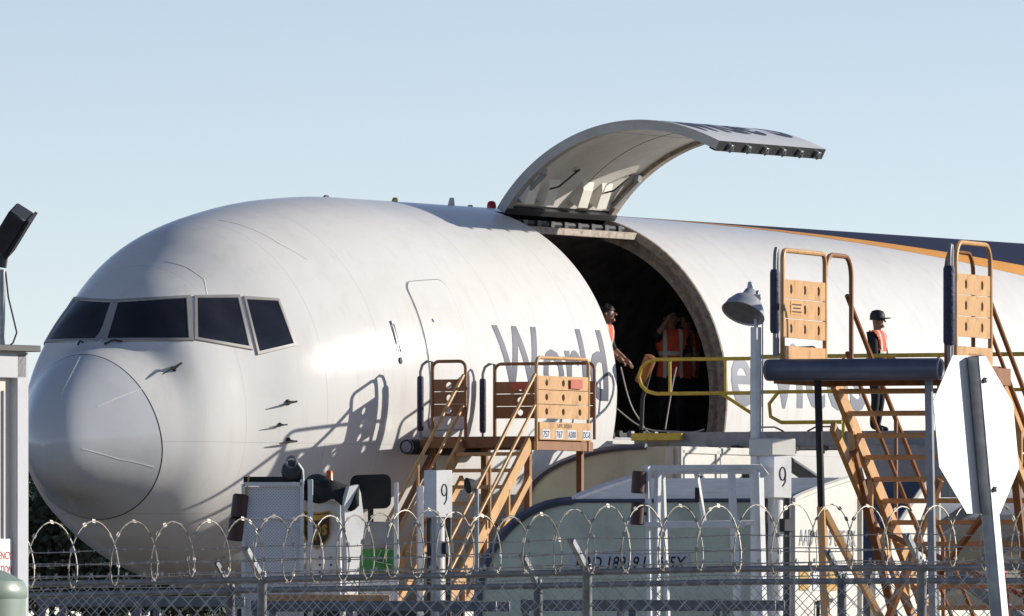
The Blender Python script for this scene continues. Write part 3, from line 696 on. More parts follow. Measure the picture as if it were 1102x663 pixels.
mb = MB(); mb.beam((.42, -.05, 2.76), (.50, .0, .3), .07, .07); mb.beam((.44, -.03, 2.72), (.90, .5, 1.6), .06, .06); mb.beam((.90, .5, 1.6), (1.3, 1.0, .4), .06, .06); rs.part('front_leg', mb, 'tan_paint')
mb = MB(); mb.beam((1.42, .0, PZ-.12), (1.46, .1, .3), .065, .065); rs.part('front_post', mb, 'machine_grey')
mb = MB(); mb.beam((1.50, .1, 3.0), (.80, .5, 1.5), .06, .06); mb.beam((1.55, 2.4, 3.2), (1.5, 3.6, .4), .07, .07); mb.beam((.0, 2.4, 3.3), (.1, 4.6, .4), .07, .07); mb.beam((.0, 5.4, 1.2), (.05, 3.2, .4), .06, .06)
mb.beam((1.55, 5.2, 1.4), (1.55, 3.0, .4), .06, .06); mb.beam((0, 3.0, 2.6), (1.6, 3.0, 1.9), .05, .05); mb.beam((1.6, 2.6, 3.2), (.05, 4.4, 1.9), .05, .05); mb.box((.8, 3.0, .42), (1.9, 6.4, .14)); rs.part('undercarriage', mb, 'brown_paint')
mb = MB(); mb.tube([(1.35, 3.0, .45), (1.28, 2.8, 2.2)], [.09, .09], 10); rs.part('lift_cylinder', mb, 'sticker_red')
for x in (-.15, 1.75):
    for y in (.6, 5.4): wheel(rs, (x, y, .3), (1, 0, 0))

# ------------------------------------------------------------------ cargo loader deck at the door
o_ = TIP+AX*11.5+NX*2.62
ld = Thing('cargo_loader', 'raised cargo loader deck with yellow railing at the open hold', 'loader', (o_.x, o_.y, 0), -PSI)
DZ = 4.22
mb = MB(); mb.box((3.4, 1.75, DZ-.09), (6.8, 3.3, .10)); ld.part('deck', mb, 'machine_grey')
mb = MB(); mb.box((3.7, -.0, DZ-.06), (6.2, .10, .20)); mb.box((3.7, 3.45, DZ-.06), (6.2, .10, .20)); ld.part('side_beam', mb, 'machine_grey')
for k in range(26):
    mb = MB(); mb.tube([(.15+k*.25, .12, DZ-.02), (.15+k*.25, 3.3, DZ-.02)], .045, 8); ld.part('roller', mb, 'dark_metal')
for k in range(14):
    mb = MB(); mb.box((.35+k*.42, -.08, DZ-.20), (.09, .1, .12)); mb.lathe([(.035, 0), (.03, .05)], (.35+k*.42+.1, -.1, DZ-.19), (0, -1, 0), 8); ld.part('roller_bracket', mb, 'galvanised' if k % 3 else 'dark_metal')
mb = MB(); mb.box((.45, -.04, DZ-.02), (.75, .2, .10)); ld.part('bridge_lip', mb, 'yellow_paint')
mb = MB()
zt, zb = DZ+1.02, DZ+.56
pts = [(1.85, -.06, zt)]
for k in range(7):
    a = math.pi/2+math.pi*k/6; pts.append((.42+.22*math.cos(a)*1.2, -.06, (zt+zb)/2+(zt-zb)/2*math.sin(a)))
pts += [(1.85, -.06, zb)]; mb.tube(pts, .025); mb.tube([(.62, -.06, zb), (.62, -.06, zt)], .022); mb.tube([(1.45, -.06, zb), (1.45, -.06, zt)], .022)
ld.part('gate_rail', mb, 'yellow_paint')
mb = MB(); mb.tube([(1.85, -.06, DZ-.1), (1.85, -.06, zt+.03)], .03); mb.tube([(1.4, -.06, zb-.01), (1.85, -.06, DZ+.28)], .024); ld.part('rail_post', mb, 'yellow_paint')
mb = MB(); mb.tube([(1.85, -.06, zt+.02), (5.9, -.06, zt+.02)], .028); mb.tube([(1.85, -.06, zb+.01), (5.9, -.06, zb+.01)], .024); rl = ld.part('top_rail', mb, 'yellow_paint')
mb = MB(); mb.tube([(2.25, -.1, zb), (2.12, -.1, zb-.15), (2.14, -.1, zb-.32), (2.3, -.1, zb-.4), (3.2, -.1, zb-.4)], .026); ld.part('rail_hoop', mb, 'yellow_paint')
for x in (3.2, 4.6, 5.9):
    mb = MB(); mb.tube([(x, -.06, DZ-.1), (x, -.06, zt+.02)], .026); ld.part('rail_post', mb, 'yellow_paint')
for x in (2.05, 2.9): 
    mb = MB(); mb.tube([(x-.25, -.03, DZ+.04), (x-.12, -.03, DZ+.1), (x+.12, -.03, DZ+.1), (x+.25, -.03, DZ+.04)], .012, 6); ld.part('grab_handle', mb, 'dark_metal')
mb = MB(); mb.tube([(2.2, -.06, zt+.02), (2.4, -.06, zt+.14), (2.75, -.06, zt+.15), (2.95, -.06, zt+.03)], .012, 6); ld.part('grab_handle', mb, 'dark_metal')
mb = MB()
for x in (.6, 6.2):
    for y in (.3, 3.2): mb.beam((x, y, .6), (6.8-x, y, DZ-.2), .14, .16)
mb.box((3.4, 1.75, .55), (6.6, 3.0, .3)); ld.part('scissor_frame', mb, 'machine_grey')
for x in (.8, 6.0):
    for y in (.2, 3.3): wheel(ld, (x, y, .4), (0, 1, 0), .4, .3)
mb = MB(); mb.box((4.4, -.35, DZ-.5), (1.2, .55, .7)); ld.part('control_box', mb, 'machine_grey')
# rolled pad and straps by the sill
o_ = TIP+AX*11.62+NX*2.72; rp = Thing('padded_roll', 'brown padded roll leaning at the cargo door edge', 'pad', (o_.x, o_.y, DZ), -PSI)
mb = MB(); mb.tube([(0, 0, .08), (.02, 0, .5), (.16, .02, 1.0)], .03, 6); rp.part('stem', mb, 'dark_metal')
mb = MB(); mb.lathe([(.04, 0), (.085, .02), (.085, .4), (.04, .42)], (-.02, 0, .70), (.42, 0, .9), 14); rp.part('roll', mb, 'brown_paint')
for k, (a, b, sag, lb) in enumerate((((664, 440), (758, 462), 14, 'pale cargo strap drooping across the dark hold floor'), ((668, 395), (700, 466), 16, 'thin pale strap hanging from the yellow gate rail'), ((728, 395), (716, 462), -4, 'thin pale strap hanging below the orange vest'))):
    st_ = 12.0; Yd = 163.5+.4*k; p0, p1 = P(a[0], a[1], Yd), P(b[0], b[1], Yd); pts = []
    for i in range(13):
        f = i/12; p = p0.lerp(p1, f); p.z -= sag/80*4*f*(1-f)*(1+.2*math.sin(7*f)); p.z = max(p.z, 4.26); pts.append(p)
    mb = MB(); mb.tube(pts, .011, 5); tag(obj('cargo_strap', mb.mesh('cargo_strap', 'rope')), lb, 'strap', 'cargo straps in the hold')

# ------------------------------------------------------------------ air cargo containers
def container(label, origin, rot, L, Wd, z0, H, left, front, face_m, end_m, roof_m, rim_m, grp):
    t = Thing('cargo_container', label, 'container', (origin[0], origin[1], 0), rot, grp)
    la, lb = left; fa, fb = front; K = 12; zf = z0+H-fb if fb else z0+H
    def xl(z):
        k = min(1, max(0, (z-(zf-lb))/lb)) if lb else 0; return la*(1-math.sqrt(max(0, 1-k*k)))
    def yf(z):
        k = max(0, (z-(z0+H-fb))/fb) if fb else 0; return fa*k**1.2
    zs = [z0, zf-lb]+[zf-lb+lb*math.sin(math.pi/2*k/K) for k in range(1, K+1)]+[z0+H]; zs = sorted(set([round(z, 4) for z in zs]+([round(zf+fb*k/K, 4) for k in range(K+1)] if fb else [])))
    n = 10
    fr = [z for z in zs if z <= zf+1e-6]
    if fb and fr[-1] < zf-1e-6: fr.append(zf)
    mb = MB(); mb.grid([[Vector((xl(z)+(L-xl(z))*k/n, yf(z), z)) for k in range(n+1)] for z in fr]); t.part('front_panel', mb, face_m)
    if fb:
        ro = [zf]+[zf+fb*k/K for k in range(1, K+1)]
        mb = MB(); mb.grid([[Vector((xl(z)+(L-xl(z))*k/n, yf(z), z)) for k in range(n+1)] for z in ro]); t.part('curved_roof', mb, roof_m)
        mb = MB(); mb.tube([(xl(zf)-.01, -.012, zf), (L, -.012, zf)], .022, 6); t.part('roof_rail', mb, rim_m)
    mb = MB(); mb.grid([[Vector((L, yf(z)+(Wd-yf(z))*k/6, z)) for k in range(7)] for z in zs]); en = t.part('end_panel', mb, end_m)
    mb = MB(); mb.grid([[Vector((xl(z), yf(z)+(Wd-yf(z))*k/6, z)) for k in range(7)] for z in zs]); t.part('contour_panel', mb, roof_m)
    mb = MB(); mb.add([(0, Wd, z0), (L, Wd, z0), (L, Wd, z0+H)]+[(xl(z), Wd, z) for z in zs[::-1][:-1]], [tuple(range(2+len(zs)))]); t.part('back_panel', mb, end_m)
    if not fb or True:
        zt = z0+H; mb = MB(); mb.add([(xl(zt), yf(zt), zt-.002), (L, yf(zt), zt-.002), (L, Wd, zt-.002), (xl(zt), Wd, zt-.002)], [(0, 1, 2, 3)]); t.part('top_panel', mb, roof_m)
    mb = MB(); mb.tube([(xl(z), yf(z)-.012, z) for z in zs], .045, 6); t.part('front_rim', mb, rim_m)
    mb = MB(); mb.tube([(L+.004, yf(z)-.004, z) for z in zs], .032, 6); t.part('end_rim', mb, 'uld_white' if end_m == 'uld_white' else rim_m, en); mb = MB(); mb.tube([(L+.01, Wd-.02, z0), (L+.01, Wd-.02, z0+H)], .035, 6); t.part('end_rim', mb, 'uld_white' if end_m == 'uld_white' else rim_m, en)
    mb = MB(); mb.box((L/2, Wd/2, z0-.03), (L+.06, Wd+.06, .07)); t.part('base_pallet', mb, 'galvanised')
    mb = MB(); mb.box((L/2, Wd/2, z0-.16), (L+.1, Wd*.9, .14))
    for x in (.4, L-.4): mb.beam((x, .2, z0-.2), (x, Wd-.2, z0-.2), .12, .12)
    dl = t.part('dolly_frame', mb, 'dark_metal')
    if z0 > 1.2:
        mb = MB()
        for x in (.3, L-.3):
            for y in (.3, Wd-.3): mb.beam((x, y, .3), (x, y, z0-.2), .12, .12)
        t.part('dolly_leg', mb, 'dark_metal')
    for x in (.5, L-.5):
        for y in (.25, Wd-.25): wheel(t, (x, y, .22), (0, 1, 0), .22, .14, dl)
    return t, en
B1 = R(-18.2); e1 = Vector((math.cos(B1), math.sin(B1), 0)); w1 = Vector((-math.sin(B1), math.cos(B1), 0))
c0 = P(853, 560, 116.0)-e1*3.18
u1, en = container('big green grey igloo container behind the white guard frame', c0, B1, 3.18, 2.24, .72, 2.40, (.95, 1.0), (2.0, .24), 'uld_skin', 'uld_white', 'uld_roof', 'uld_rim', 'air cargo containers')
tp = u1.l(P(610, 614, 116.6)); mb = MB(); mb.box((tp.x+.60, -.004, tp.z+.08), (1.22, .006, .19)); pl = u1.part('number_plate', mb, 'plate')
mb = MB(); text_on(mb, 'AAD 18919 UPS/5X', (tp.x+.03, -.0095, tp.z+.02), (1, 0, 0), (0, 0, 1), 1.15, .12, .015, .25); u1.part('number_text', mb, 'ink', pl, smooth=False)
ez = u1.l(P(862, 587, 116.0)).z; mb = MB(); text_on(mb, 'AAD 18919 UPS/5X', (3.188, .20, ez), (0, 1, 0), (0, 0, 1), 1.9, .17, .0); u1.part('number_text', mb, 'machine_grey', en, smooth=False)
for k, y in enumerate((.35, .8, 1.3, 1.75)): mb = MB(); mb.box((3.188, y, ez-.33), (.006, .3, .2)); u1.part('data_label', mb, 'gold' if k % 2 == 0 else 'plate', en)
mb = MB(); mb.tube([(3.21, .75, 1.7), (3.21, .75, 1.9), (3.21, 1.2, 1.92)], .02, 6); u1.part('door_handle', mb, 'ink', en)
c3 = c0+w1*2.72+e1*.0
u3, en = container('white ended container with navy curved side behind the right stairs', c3, B1, 3.18, 2.24, .72, 2.42, (.80, .80), (2.0, .95), 'uld_navy', 'uld_white', 'uld_navy', 'uld_rim', 'air cargo containers')
o2 = TIP+AX*8.25+NX*2.72
u2, en = container('pale green container with curved shoulder under the cargo door sill', (o2.x, o2.y), -PSI, 2.24, 2.95, 1.62, 2.40, (1.75, .68), (0, 0), 'uld_skin', 'uld_white', 'uld_roof', 'uld_rim', 'air cargo containers')
mb = MB()
for y in (.06, 1.1, 2.2): mb.box((2.25, y, 3.2), (.03, .09, 1.55))
mb.box((2.25, 1.48, 3.97), (.03, 2.9, .08)); u2.part('door_frame', mb, 'uld_white', en)
mb = MB(); mb.box((2.262, 1.95, 3.45), (.02, .14, .5)); u2.part('slot', mb, 'ink', en)
mb = MB(); mb.box((2.10, -.02, 3.2), (.12, .03, 1.6)); u2.part('corner_post', mb, 'uld_white')

# ------------------------------------------------------------------ flood lamp on its pole by the cargo door
Yl = 109.7; o_ = P(813.5, 600, Yl); lp = Thing('lamp_pole', 'dish shaped flood lamp on a pale pole before the yellow railing', 'lamp', (o_.x, o_.y, 0), 0)
s_ = F/o_.y; zz = lambda y: CZ+(YH-y)/s_
mb = MB(); mb.beam((0, 0, 0), (0, 0, zz(352)), .075, .075, (.7, -.7, 0)); lp.part('pole', mb, 'machine_white')
mb = MB(); mb.box((.06, -.01, zz(352)/2+1.3), (.012, .03, 2.0)); lp.part('conduit', mb, 'galvanised')
hc = Vector((-.115, -.05, zz(337))); ax = Vector((-.30, -.45, -.84)).normalized(); K_ = .70
mb = MB(); mb.lathe([(r_*K_, h_*K_) for r_, h_ in ((.05, -.36), (.08, -.34), (.10, -.26), (.19, -.19), (.255, -.09), (.285, 0), (.292, 0.01), (.278, .012), (.24, -.06), (.15, -.14), (.02, -.17))], hc, ax, 28); hd = lp.part('lamp_head', mb, 'lamp_grey', angle=50)
mb = MB(); mb.lathe([(.277*K_, -.004), (.02, -.006)], hc, ax, 28); lp.part('lens', mb, 'lamp_inner', hd)
mb = MB(); mb.tube([hc-ax*.2, hc-ax*.21+Vector((.08, 0, .02)), (.0, 0, zz(322)), (.0, 0, zz(352))], .02, 8); mb.box((-.02, 0, zz(320)), (.13, .07, .055)); mb.lathe([(.03, 0), (.034, .035), (.015, .08)], hc-ax*.25, (-.2, 0, 1), 10); lp.part('bracket', mb, 'lamp_grey')
mb = MB(); a = P(806, 491, Yl); b = P(856, 472, Yl); c_ = lp.l((a+b)/2); q_ = R(40); mb.box((c_.x, -.05, c_.z), (.30, .32, b.z-a.z), (Vector((math.cos(q_), math.sin(q_), 0)), Vector((-math.sin(q_), math.cos(q_), 0)), Vector((0, 0, 1))), .012); lp.part('canvas_cover', mb, 'uld_white')
# ------------------------------------------------------------------ white loader tractor with shield emblem (left of the stairs)
Y0 = 126.0; b0 = P(340, 600, Y0); tr = Thing('cargo_tractor', 'white service tractor with brown and gold shield below the airplane nose', 'tractor', (b0.x, b0.y, 0), 0)
def T(px, py, dy=0.0): return tr.l(P(px, py, Y0)+Vector((0, dy, 0)))
def slab(t, name, pxs, pys, dy, th, m, Yd, parent=None, **kw):
    a = t.l(P(pxs[0], pys[1], Yd)); b = t.l(P(pxs[1], pys[0], Yd)); c = (a+b)/2
    mb = MB(); mb.box((c.x, dy+th/2, c.z), (abs(b.x-a.x), th, abs(b.z-a.z))); return t.part(name, mb, m, parent, **kw)
gp = slab(tr, 'guard_panel', (264, 323), (524, 700), 0, .02, 'perforated', Y0)
mb = MB()
for a, b in (((262, 521), (262, 705)), ((325, 516), (325, 705)), ((262, 521), (325, 521)), ((262, 558), (325, 558))):
    mb.beam(T(*a, -.03), T(*b, -.03), .04 if a[1] != 558 else .02, .05 if a[1] != 558 else .02, (0, 1, 0))
tr.part('panel_frame', mb, 'machine_white', gp)
slab(tr, 'top_cushion', (262, 328), (513, 522), -.02, .5, 'black_rubber', Y0)
mb = MB(); mb.beam(T(334, 516), T(334, 720), .055, .06, (0, 1, 0)); tr.part('post', mb, 'machine_white')
mb = MB(); mb.beam(T(426, 519, .3), T(426, 720, .3), .045, .06, (0, 1, 0)); tr.part('post', mb, 'machine_white')
bd = slab(tr, 'body', (329, 366), (537, 720), .12, 1.3, 'machine_white', Y0)
for k in range(5):
    for j in range(2): mb = MB(); mb.lathe([(.013, 0), (.011, .01)], T(344+12*j, 600+8*k, .12), (0, -1, 0), 8); tr.part('bolt', mb, 'dark_metal', bd)
kp = [(0, 0), (.19, 0), (.22, .6), (.29, 1.0), (.24, 1.33), (.20, 1.42), (.09, 1.40), (.02, 1.2), (.06, .6)]
k0 = T(365, 668, -.02); mb = MB(); yaw = Vector((math.cos(R(38)), math.sin(R(38)), 0)); mb.prism(kp, k0, yaw, (0, 0, 1), .06); kk = tr.part('side_plate', mb, 'machine_white', smooth=False)
q = k0+yaw*.08+Vector((.02, -.02, .86)); mb = MB(); mb.box(q+yaw*.06, (.11, .006, .17), (yaw, yaw.cross(Vector((0, 0, 1))), Vector((0, 0, 1)))); tr.part('sticker', mb, 'sticker_orange', kk)
# shield emblem
sc = T(341, 570, .10); sh = [(-.13, .20), (-.06, .185), (0, .18), (.06, .185), (.13, .20), (.145, .19), (.145, -.04), (.12, -.11), (.06, -.17), (0, -.21), (-.06, -.17), (-.12, -.11), (-.145, -.04), (-.145, .19)]
mb = MB(); mb.prism(sh, sc, (1, 0, 0), (0, 0, 1), .012); em = tr.part('shield_emblem', mb, 'gold', smooth=False)
mb = MB(); mb.prism([(a*.88, b*.9) for a, b in sh], sc+Vector((0, -.014, 0)), (1, 0, 0), (0, 0, 1), .008); tr.part('shield_field', mb, 'ups_brown', em, smooth=False)
mb = MB(); text_on(mb, 'ups', sc+Vector((-.105, -.0245, -.05)), (1, 0, 0), (0, 0, 1), .21, .16, .02); tr.part('shield_text', mb, 'gold', em, smooth=False)
mb = MB(); mb.prism([(-.115, .165), (0, .15), (.115, .165), (.115, .125), (0, .095), (-.115, .10)], sc+Vector((0, -.0225, 0)), (1, 0, 0), (0, 0, 1), .003); tr.part('shield_crest', mb, 'gold', em, smooth=False)
# draped black cover
mb = MB(); rows = []
for i in range(15):
    f = i/14.0; r_ = []
    for j in range(9):
        gq = j/8.0; p = T(326+60*f, 517-5*math.sin(f*6)+7*f*f, -.03+.8*gq); p.z += -.05*math.sin(5*f+3*gq)*(1-f*.3)+.02*math.sin(13*f+7*gq)
        if j == 0: p.z -= .20+.04*math.sin(9*f)
        r_.append(p)
    rows.append(r_)
mb.grid(rows); cv = tr.part('tarp_cover', mb, 'black_rubber', angle=60); mo = cv.modifiers.new('solid', 'SOLIDIFY'); mo.thickness = .02
mb = MB(); p = T(354, 515, .3); mb.lathe([(.042, -.02), (.036, .0), (.034, .075), (.024, .09)], p, (0, 0, 1), 14); tr.part('beacon', mb, 'beacon_orange')
mb = MB(); a = T(398, 529, .75); pl = []
for cx, cy, q in ((.14, .11, 0), (-.14, .11, 1), (-.14, -.10, 2), (.14, -.10, 3)):
    for k in range(5): an = (q+k/4)*math.pi/2; pl.append((cx+.075*math.cos(an), cy+.075*math.sin(an)))
mb.prism(pl, a, (1, 0, .03), (0, 0, 1), .10); tr.part('seat_back', mb, 'black_rubber', angle=50)
mb = MB(); mb.box(a+Vector((0, .3, -.5)), (.42, .6, .12)); mb.beam(a+Vector((0, .05, -.15)), a+Vector((0, .05, -.5)), .06, .1); tr.part('seat', mb, 'black_rubber')
slab(tr, 'rear_panel', (388, 424), (561, 590), .45, .05, 'machine_grey', Y0)
gpn = slab(tr, 'green_panel', (387, 424), (591, 616), .42, .04, 'green_paint', Y0)
mb = MB(); mb.beam(T(410, 592, .41), T(404, 603, .41), .006, .05, (0, 1, 0)); mb.beam(T(404, 604, .405), T(422, 608, .405), .006, .04, (0, 1, 0)); mb.beam(T(417, 591, .41), T(411, 606, .41), .006, .03, (0, 1, 0)); tr.part('green_panel_stripe', mb, 'reflective', gpn)
slab(tr, 'lower_panel', (387, 424), (617, 720), .44, .05, 'machine_white', Y0)
for py, rx in ((544, 258), (569, 254)):
    mb = MB(); p = T(rx, py, -.03); mb.lathe([(.05, -.13), (.085, -.12), (.085, .10), (.06, .12)], p, (.12, 0, 1), 14); tr.part('side_lamp', mb, 'maroon')
mb = MB(); mb.beam(T(268, 512, -.02), T(261, 560, -.02), .02, .06, (0, 1, 0)); mb.beam(T(261, 560, -.02), T(264, 592, -.02), .02, .05, (0, 1, 0)); tr.part('hazard_strip', mb, 'yellow_paint')
p = T(316, 511, .0); mb = MB(); mb.lathe([(.02, -.07), (.09, -.06), (.115, 0), (.09, .05), (.03, .06)], p+Vector((-.02, 0, .04)), (-.25, -1, .05), 18); rl = tr.part('hook_reel', mb, 'dark_metal')
mb = MB(); pts = [p+Vector((-.02+.055*math.cos(a*.45), -.05, .13+.06*math.sin(a*.45))) for a in range(14)]; mb.tube(pts, .014, 6, closed=True); mb.tube([p+Vector((.04, -.05, .12)), p+Vector((.09, -.04, .05)), p+Vector((.10, -.02, -.10))], .02, 6); tr.part('hook', mb, 'galvanised', rl)
slab(tr, 'chassis', (255, 500), (655, 735), .05, 1.5, 'dark_metal', Y0)
slab(tr, 'running_board', (285, 420), (640, 648), -.3, .3, 'tan_paint', Y0)
for px in (290, 460):
    for dy in (.1, 1.5): c_ = T(px, 700, dy); wheel(tr, (c_.x, c_.y, .32), (0, 1, 0), .32, .2)

# ------------------------------------------------------------------ control masts, lamp stalk, guard frame
def mast(label, px0, px1, pym, py0, py1, Yd, grp):
    a = P(px0, py1, Yd); b = P(px1, py0, Yd); t = Thing('control_mast', label, 'mast', ((a.x+b.x)/2, Yd, 0), R(40), grp); wd = (b.x-a.x)
    h = b.z-a.z; zc = (a.z+b.z)/2; d = wd/1.41
    mb = MB(); mb.box((0, 0, zc), (d*1.05, d*.95, h), None, .006); bx = t.part('box', mb, 'machine_white')
    # emblem on the sunlit side (facing +x in the mast's own frame is away; the near right side faces -y)
    mb = MB(); pts = [(.0+.035*math.cos(q*.6), -d*.48, zc+h*.08+.06*math.sin(q*.6)) for q in range(11)]
    mb.tube(pts, .006, 6, closed=True); mb.tube([(.035, -d*.48, zc+h*.08), (.03, -d*.48, zc-h*.12), (0, -d*.48, zc-h*.22)], .006, 6); t.part('emblem', mb, 'ink', bx)
    mb = MB(); mb.box((0, 0, zc-h*.55), (d*.6, d*.5, h*.16)); mb.tube([(0, 0, 0), (0, 0, zc-h*.5)], .07, 12); t.part('column', mb, 'machine_white')
    mb = MB(); mb.tube([(.10, -.05, 0), (.10, -.05, zc-h*.5)], .03, 8); mb.box((.05, -.08, zc-h*1.15), (.12, .1, .12)); mb.tube([(-.12, .0, 0), (-.12, 0, zc-h*.52)], .025, 8); t.part('cylinder', mb, 'dark_metal')
    mb = MB(); mb.box((.0, .0, .05), (.5, .5, .1)); t.part('foot', mb, 'dark_metal'); return t
mast('white control box on a mast between tractor and tan stairs', 456, 487, 0, 506, 557, 124.0, 'white control masts')
mast('white control box on a mast beside the white guard frame', 817, 852, 0, 491, 536, 109.0, 'white control masts')
a = P(452, 523, 124.2); t = Thing('marker_post', 'slim white upright post left of the control mast', 'post', (a.x, a.y, 0), R(20))
mb = MB(); mb.box((0, 0, a.z/2), (.06, .04, a.z)); t.part('shaft', mb, 'machine_white'); mb = MB(); mb.box((0, 0, .03), (.3, .3, .06)); t.part('foot', mb, 'dark_metal')
a = P(513, 526, 122.0); t = Thing('work_lamp', 'small black work lamp on a grey stalk before the stairs', 'lamp', (a.x, a.y, 0), 0)
mb = MB(); mb.tube([(0, 0, 0), (0, 0, a.z)], .022, 8); t.part('stalk', mb, 'galvanised'); mb = MB(); mb.lathe([(.02, -.1), (.05, -.08), (.085, .0), (.075, .01)], (-.09, -.02, a.z+.03), (-.75, -.3, -.15), 16); t.part('lamp_head', mb, 'black_rubber')
mb = MB(); mb.box((0, 0, .03), (.3, .3, .06)); t.part('foot', mb, 'dark_metal')
Yc = 108.6; b0 = P(755, 600, Yc); cg = Thing('equipment_guard', 'white tubular steel guard frame in front of the igloo container', 'frame', (b0.x, b0.y, 0), 0)
def G(px, py, dy=0.0): return cg.l(P(px, py, Yc)+Vector((0, dy, 0)))
for nm, a, b, wd, dp in (('top_rail', (692, 504), (820, 503), .055, 0), ('mid_rail', (694, 565), (802, 565), .05, -.05), ('mid_rail', (694, 563), (818, 562), .045, .5),
                     ('upright', (697, 502), (701, 730), .045, -.03), ('upright', (708, 503), (706, 730), .05, .0), ('upright', (714, 508), (722, 730), .035, .5), ('upright', (750, 506), (759, 563), .035, .5),
                     ('upright', (787, 506), (797, 730), .055, -.02), ('upright', (816, 508), (822, 730), .075, .0), ('top_rail', (700, 507), (812, 507), .04, .5)):
    mb = MB(); mb.beam(G(*a, dp), G(*b, dp), wd, wd, (.7, -.7, 0) if nm == 'upright' else (0, 1, 0)); cg.part(nm, mb, 'machine_white')
for a, b, d0_, d1_ in (((816, 500), (825, 512), 0, 0), ((694, 504), (694, 504), 0, .5), ((818, 504), (818, 504), 0, .5)):
    mb = MB(); mb.beam(G(*a, d0_), G(*b, d1_), .05, .05, (0, 1, 0) if d0_ == d1_ else (0, 0, 1)); cg.part('corner_brace', mb, 'machine_white')
for py, px in ((519, 687), (553, 686)):
    mb = MB(); p = G(px, py, -.05); mb.lathe([(.05, -.10), (.062, -.09), (.062, .09), (.05, .10)], p, (.06, 0, 1), 14); mb.box(p+Vector((.06, .02, 0)), (.06, .03, .03)); cg.part('side_lamp', mb, 'maroon')
mb = MB(); mb.box(G(751, 532, .45), (.04, .04, .13)); cg.part('clamp', mb, 'ink')
mb = MB(); c_ = G(758, 700, .3); mb.box((c_.x, .3, .9), (1.3, 1.0, .9)); mb.box((c_.x, .3, .4), (1.5, 1.4, .2)); cg.part('base_cabinet', mb, 'machine_white')
for px in (712, 805):
    for dy in (-.2, .8): c_ = G(px, 700, dy); wheel(cg, (c_.x, c_.y, .28), (0, 1, 0), .28, .16)

# ------------------------------------------------------------------ low dark flatbed trailers behind the fences
def trailer(label, pa, pb, ptop, Yd, m):
    a = P(pa, ptop, Yd); b = P(pb, ptop, Yd); L = b.x-a.x; t = Thing('flatbed_trailer', label, 'trailer', ((a.x+b.x)/2, Yd, 0), R(-4), 'parked flatbed trailers'); zt = a.z
    for dy in (0, 1.6):
        mb = MB(); mb.beam((-L/2, dy, zt-.05), (L/2, dy, zt-.05), .07, .09); mb.beam((-L/2, dy, zt-.32), (L/2, dy, zt-.32), .05, .06); t.part('side_rail', mb, m)
        for k in range(int(L/.8)+1):
            mb = MB(); mb.beam((-L/2+.04+k*.8, dy, .6), (-L/2+.04+k*.8, dy, zt), .06, .06); t.part('stake', mb, m)
    mb = MB(); mb.box((0, .8, .62), (L, 1.7, .14)); t.part('bed', mb, 'dark_metal')
    mb = MB(); mb.box((-.1*L, .8, 1.15), (L*.55, 1.2, .9)); t.part('storage_locker', mb, 'fence_dark')
    for x in (-L*.35, L*.35):
        for y in (.1, 1.5): wheel(t, (x, y, .3), (0, 1, 0), .3, .18)
trailer('dark low flatbed trailer under the airplane nose at lower left', 40, 245, 641, 101, 'fence_dark')
trailer('dark low flatbed trailer below the white tractor', 270, 535, 646, 103, 'fence_dark')
trailer('dark low flatbed trailer below the igloo container', 560, 835, 645, 101, 'fence_dark')

